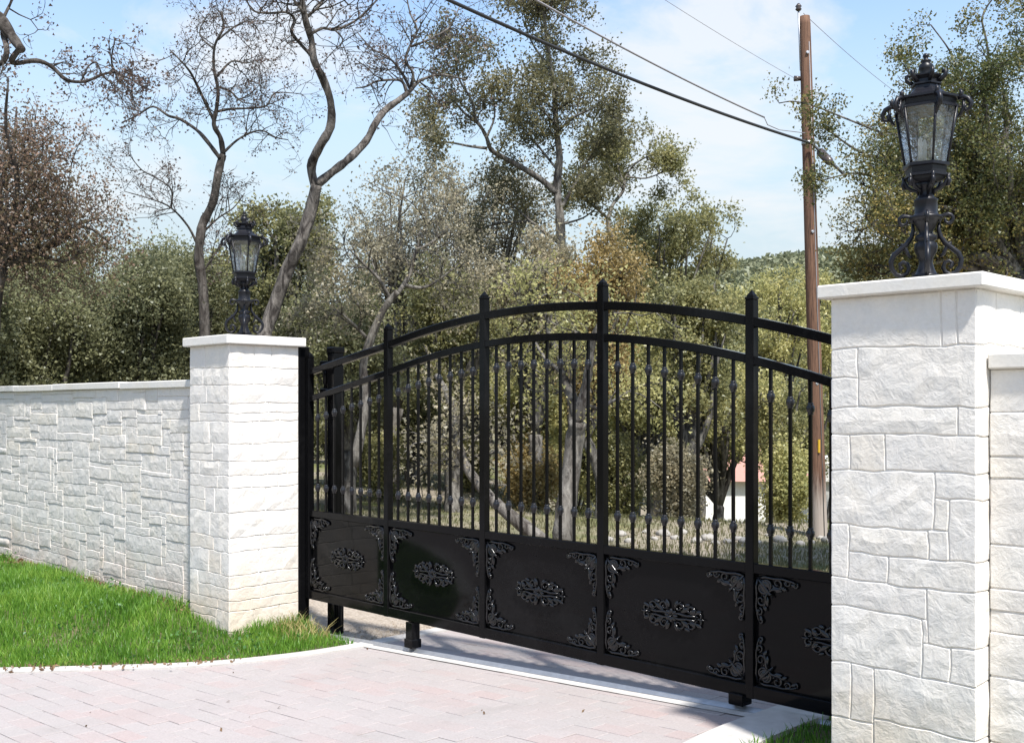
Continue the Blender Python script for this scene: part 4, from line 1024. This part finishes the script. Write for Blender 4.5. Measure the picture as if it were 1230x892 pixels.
def blades(x, y, z, h, wd, mat, g, lean=.45):
    n = len(x); a = g.uniform(0, 2 * np.pi, n); ux, uy = np.cos(a), np.sin(a); la = g.uniform(0, 2 * np.pi, n); ll = g.uniform(.1, lean, n) * h * 1.3
    b0 = np.stack([x - ux * wd, y - uy * wd, z - .01 * np.ones(n)], 1); b1 = np.stack([x + ux * wd, y + uy * wd, z - .01 * np.ones(n)], 1)
    mx_, my_ = x + np.cos(la) * ll * .35, y + np.sin(la) * ll * .35
    m0 = np.stack([mx_ - ux * wd * .8, my_ - uy * wd * .8, z + h * .6], 1); m1 = np.stack([mx_ + ux * wd * .8, my_ + uy * wd * .8, z + h * .6], 1)
    tp = np.stack([x + np.cos(la) * ll, y + np.sin(la) * ll, z + h], 1); tq = tp + np.stack([ux, uy, 0 * ux], 1) * (wd * .15)[:, None]
    V = np.stack([b0, b1, m1, m0, tq, tp], 1).reshape(-1, 3); k = np.arange(n) * 6
    Fc = np.concatenate([np.stack([k, k + 1, k + 2, k + 3], 1), np.stack([k + 3, k + 2, k + 4, k + 5], 1)])
    return np_mesh('grass', V, Fc, mat)
g = np.random.default_rng(5)
def hmap(x, y): return .5 + .5 * np.sin(x * 3.1 + 1.3 * np.sin(y * 2.7)) * np.cos(y * 3.7 + 1.1 * np.sin(x * 1.9))
N = 230000
x = g.uniform(-9.5, -1.6, N); y = g.uniform(-4.6, .62, N)
d = dist_edge(x, y); ok = left_of(x, y) & (d > .0) & ~((x > -3.03) & (x < -2.45) & (y > 0)) & ~((y > .10) & (x < -2.45))
wd_ = .10 - y                                                  # distance to the wall: thin, bare soil at its foot
ok &= g.random(N) < np.where(x < -3.0, np.clip(wd_ * 2.4 + .12, 0, 1), 1)
ok &= g.random(N) < np.clip(.40 + .8 * hmap(x * .8, y * .8) + .3, 0, 1)
x, y, d = x[ok], y[ok], d[ok]
hh = (.030 + .085 * hmap(x, y) * g.uniform(.5, 1.2, len(x)) + .05 * hmap(x * 3.7 + 2, y * 4.3) ** 2 * g.random(len(x)) + .02 * g.random(len(x))) * np.clip(.5 + d * 2.2, 0, 1)
tag(link('grass', blades(x, y, lawn_z(x, y, d), hh, g.uniform(.0018, .0038, len(x)), ML_grass, g)), 'bright green grass on the bank before the long wall', 'grass', None, 'stuff')
wx = g.uniform(-8.5, -1.9, 9000); wy = g.uniform(-3.6, .5, 9000); wdd = dist_edge(wx, wy)
ok = left_of(wx, wy) & (wdd > .03) & (hmap(wx * 1.7 + 4, wy * 1.9) > .62) & ~((wx > -3.03) & (wx < -2.45) & (wy > -.02)) & ~((wy > .08) & (wx < -2.45)); wx, wy, wdd = wx[ok], wy[ok], wdd[ok]
tag(link('lawn_weeds', leaf_mesh(np.stack([wx, wy, lawn_z(wx, wy, wdd) + g.uniform(.03, .10, len(wx))], 1), .026, leaf_mat('clover', [(.05, .13, .03), (.09, .20, .05), (.15, .28, .08)], .4), g, 1.1)), 'broad-leaved weeds growing in clumps through the lawn', 'weeds', None, 'stuff')
# right-hand patch
V = [(2.0, -1.6, .14), (6, -1.9, .22), (6, .1, .24), (2.44, .1, .17), (2.44, 1.0, .17), (1.98, 1.0, .145)]
mb = MB(); mb.add([(1.99, -.6, .165), (3.1, -.9, .19), (3.1, .6, .20), (1.99, .6, .165)], [(0, 1, 2, 3)]); mb.add([(1.99, .6, .165), (2.6, .6, .20), (2.6, 3, .20), (1.99, 3, .165)], [(0, 1, 2, 3)]); mb.add([(3.1, -.9, .19), (8, -1.9, .2), (8, .6, .2), (3.1, .6, .2)], [(0, 1, 2, 3)])
tag(mb.build('verge', M_dirt), kind='structure')
N = 16000; x = g.uniform(1.99, 3.6, N); y = g.uniform(-.6, 3, N); ok = ((x < 2.44) | (y < 0)) & ((y < .62) | (y > .74) | (x > 2.1)) & ~((x > 2.6) & (y > 0)); x, y = x[ok], y[ok]
tag(link('grass', blades(x, y, .165 + .03 * (x - 2), g.uniform(.02, .07, len(x)), g.uniform(.002, .004, len(x)), ML_grass, g)), 'small patch of grass between the right kerb and the large pillar', 'grass', None, 'stuff')
# gravel patch left of the driveway behind the gate
mb = MB(); gp = [(-1.73, .70), (-1.73, 4.5), (-5.0, 4.5), (-5.0, .70)]
mb.add([(a, b, float(drive_z(a)) - .012) for a, b in gp], [(0, 1, 2, 3)]); gr = tag(mb.build('gravel_patch', M_gravel), kind='structure')
st = MB()
for i in range(2600):
    a, b = g.uniform(-2.9, -1.75), g.uniform(.74, 2.6); s_ = g.uniform(.006, .018); z = float(drive_z(a)) - .012
    q = [Vector(g.normal(0, 1, 3)).normalized() * s_ for _ in range(4)]
    c = Vector((a, b, z + s_ * .4)); st.add([c + Vector((s_, 0, 0)), c + Vector((-.5 * s_, s_ * .9, 0)), c + Vector((-.5 * s_, -.9 * s_, 0)), c + Vector((0, 0, s_)) + q[0] * .3, c - Vector((0, 0, s_))], [(0, 1, 3), (1, 2, 3), (2, 0, 3)])
st.build('loose_gravel', M_gravel, gr, kind='stuff')
# rough grass behind the gate
N = 60000; dep = 9 + 19 * g.random(N) ** 1.3; sd_ = g.uniform(-.32, .36, N) * dep
x = CAM.x - K * dep + S * sd_; y = CAM.y + S * dep + K * sd_
ok = (y > 2.5) & ~((x > -1.7) & (x < 1.7) & (y < 6)) & (g.random(N) < .2 + 1.1 * hmap(x * .35, y * .4)); x, y = x[ok], y[ok]; dep = dep[ok]
tag(link('meadow_grass', blades(x, y, terr(x, y), g.uniform(.02, .08, len(x)), g.uniform(.004, .009, len(x)), ML_dry, g)), 'patchy dry and green grass under the trees behind the gate', 'grass', None, 'stuff')
# pale rocks edging the slope
rr = random.Random(31)
for i in range(22):
    px = 735 + i * 12.5 + rr.uniform(-4, 4); dp = 14.6 + rr.uniform(-.5, .5); p = groundat(px, dp); s_ = rr.uniform(.04, .10)
    mb = MB(); pr = [(s_ * .7, -.03), (s_, s_ * .25), (s_ * .85, s_ * .6), (s_ * .4, s_ * .85)]
    mb.lathe(pr, 7); mb.v = [(a * rr.uniform(.8, 1.3), b * rr.uniform(.8, 1.2), c * rr.uniform(.8, 1.15)) for a, b, c in mb.v]
    o = mb.build('rock', M_rock, None, (p.x, p.y, p.z + .05)); tag(o, 'pale fieldstone in the row of rocks edging the grass behind the gate', 'rock', 'row of pale rocks behind the gate')
# fallen leaves
def litter(N, fx, name, lab, size=.018):
    c = np.array([fx() for _ in range(N)]); tag(link(name, leaf_mesh(c, size, M_litter, g)), lab, 'leaves', None, 'stuff')
def f1():
    t = g.integers(0, len(LD)); i = min(max(int(g.normal(len(LD) * .50, 10)), 0), len(LD) - 1); a = LD[i]; x, y = a[0] + g.normal(0, .10), a[1] + g.normal(0, .07) - .03
    return (x, y, max(float(drive_z(x)), -.1) + .02)
def f2():
    x, y = g.uniform(-3.5, 1.6), g.uniform(-2.6, .6)
    return (x, y, float(drive_z(x)) + .008)
LDi = [i for i, p in enumerate(LD) if -3.0 < p[0] < -1.9 and p[1] < 0]
def f1():
    a = LD[LDi[int(g.integers(0, len(LDi)))]]; x, y = a[0] + g.normal(.02, .09), a[1] + g.normal(-.03, .06); return (x, y, max(float(drive_z(x)), -.1) + .022)
def f3():
    x, y = g.uniform(-8, -3.0), .10 - abs(g.normal(0, .12)); return (x, y, .115 + g.random() * .02)
litter(130, f1, 'leaf_litter', 'brown leaf litter along the pale band at the edge of the grass', .022)
litter(24, f2, 'scattered_leaves', 'a few dark leaf scraps scattered on the driveway pavers', .016)
litter(700, f3, 'dry_leaves', 'reddish dead leaves and bare soil line along the foot of the long wall', .03)
# dry weeds at the left pillar's foot
x = g.uniform(-2.42, -1.95, 260); y = g.uniform(.25, .62, 260); d = dist_edge(x, y)
tag(link('dry_weeds', blades(x, y, lawn_z(x, y, d), g.uniform(.05, .15, 260), g.uniform(.002, .004, 260), leaf_mat('straw', [(.3, .25, .08), (.5, .42, .2)], .3), g, .9)), 'yellowed weeds at the foot of the left pillar near the gate', 'weeds', None, 'stuff')

# ------------------------------------------------------------------ utility pole and wires
PB, PT = P(985, 668, 15), P(966.5, 20, 15)
pole = empty('utility_pole', PB, 'tall leaning brown wooden utility pole behind the right end of the gate', 'utility pole')
ax_ = PT - PB; u = ax_.normalized()
mb = MB(); mb.tube([Vector((0, 0, -.3)), ax_ * .02, ax_ * .5, ax_ * .985, ax_], [.115, .112, .093, .078, .070], 14); mb.build('shaft', M_pole, pole)
def on(t): return ax_ * t
rt = Vector((S, K, 0)); fw = Vector((-K, S, 0))
mb = MB(); e = on(.90) - rt * .075; mb.tube([e, on(1.0) - rt * .085 + Vector((0, 0, .10))], .014, 6); mb.build('pin_bracket', M_galv, pole)
mb = MB(); c = on(1.0) - rt * .085 + Vector((0, 0, .08)); mb.lathe([(.03, 0), (.045, .02), (.03, .04), (.045, .06), (.03, .08), (.015, .10)], 10, c); mb.build('insulator', M_porc, pole)
mb = MB(); c = on(.885) - rt * .12; mb.tube([c + rt * .04, c - rt * .05], [.03, .04], 8); mb.build('side_insulator', M_porc, pole)
mb = MB(); mb.tube([on(.02) - fw * .11 + rt * .04, on(.5) - fw * .092 + rt * .035, on(.95) - fw * .078 + rt * .03], .006, 5); mb.build('ground_wire', M_wire, pole)
mb = MB(); yt = .205; q = on(yt) - fw * .112; mb.box((q.x - .012, q.y - .012, q.z - .09), (q.x + .012, q.y + .004, q.z + .09)); tg_ = mb.build('marker_tag', M_yellow, pole); tg_['label'] = 'yellow marker tag'
mb = MB(); a, b = P(983, 180, 14.85) - PB, P(999, 197, 14.6) - PB; mb.tube([a, a.lerp(b, .15), a.lerp(b, .8), b], [.02, .06, .06, .03], 8); mb.build('splice_case', M_porc, pole)
for tt in (.32, .60, .80, .93):
    mb = MB(); q = on(tt); mb.tube([q - fw * .105 - rt * .01, q + fw * .105 - rt * .01], .011, 6); mb.tube([q - fw * .104, q - fw * .094], .022, 6, smooth=False); mb.build('bolt', M_galv, pole)
mb = MB(); q = on(.765); mb.tube([q - fw * .088 + rt * .02, q - fw * .11 + rt * .06, q - fw * .10 + rt * .12], [.012, .014, .010], 6); mb.lathe([(.089, -.02), (.092, -.018), (.092, .018), (.089, .02)], 14, q); mb.build('cable_clamp', M_galv, pole)
def wire(pts, r, name, lab, mat):
    mb = MB(); o = Vector(pts[0]); mb.tube([Vector(p) - o for p in pts], r, 6); tag(mb.build(name, mat, None, o), lab, 'cable')
def sag(a, b, s, n=16): return [a.lerp(b, i / n) - Vector((0, 0, s * 4 * (i / n) * (1 - i / n))) for i in range(n + 1)]
wire(sag(P(380, -75, 9.5), P(974, 172, 14.85), .12) + sag(P(976, 173, 14.85), P(1016, 212, 14.4), 0.0, 2), .019, 'overhead_cable', 'thick black overhead cable running down from the top edge to the utility pole', M_cable)
wire(sag(P(600, -25, 10.5), P(918, 141, 14.2), .05), .011, 'overhead_wire', 'thinner grey wire above the thick cable left of the utility pole', M_wire)
wire([P(918, 141, 14.2), P(922, 150, 14.3), P(936, 156, 14.4), P(968, 160, 14.85)], .006, 'tie_wire', 'short thin drop wire linking the grey wire to the utility pole', M_wire)
wire(sag(P(780, -12, 12), P(958, 96, 14.9), .02), .003, 'thin_wire', 'faint hairline wire reaching the side insulator of the pole', M_wire)
wire(sag(P(965, 16, 14.95), P(1120, 140, 22), .1), .004, 'service_wire', 'faint wire descending right from the pole top', M_wire)

# ------------------------------------------------------------------ far white building
hb = groundat(905, 40); hz = Vector((hb.x, hb.y, hb.z))
hs = empty('white_building', hz, 'low white building with a pale red roof seen between the gate bars', 'building', None, math.atan2(K, S))
mb = MB(); mb.box((-3.6, -2, -.5), (4.2, 2, 1.75)); mb.build('wall', M_plaster, hs)
mb = MB(); mb.add([(-3.9, -2.3, 1.76), (1.6, -2.3, 1.76), (1.6, 2.3, 1.76), (-3.9, 2.3, 1.76), (-3.5, 0, 2.9), (1.2, 0, 2.9)], [(0, 1, 5, 4), (1, 2, 5), (2, 3, 4, 5), (3, 0, 4), (3, 2, 1, 0)]); mb.build('roof', M_rtile, hs)
mb = MB(); mb.box((1.7, -2.2, 1.75), (4.3, 2.1, 2.55)); mb.build('parapet', M_plaster, hs)
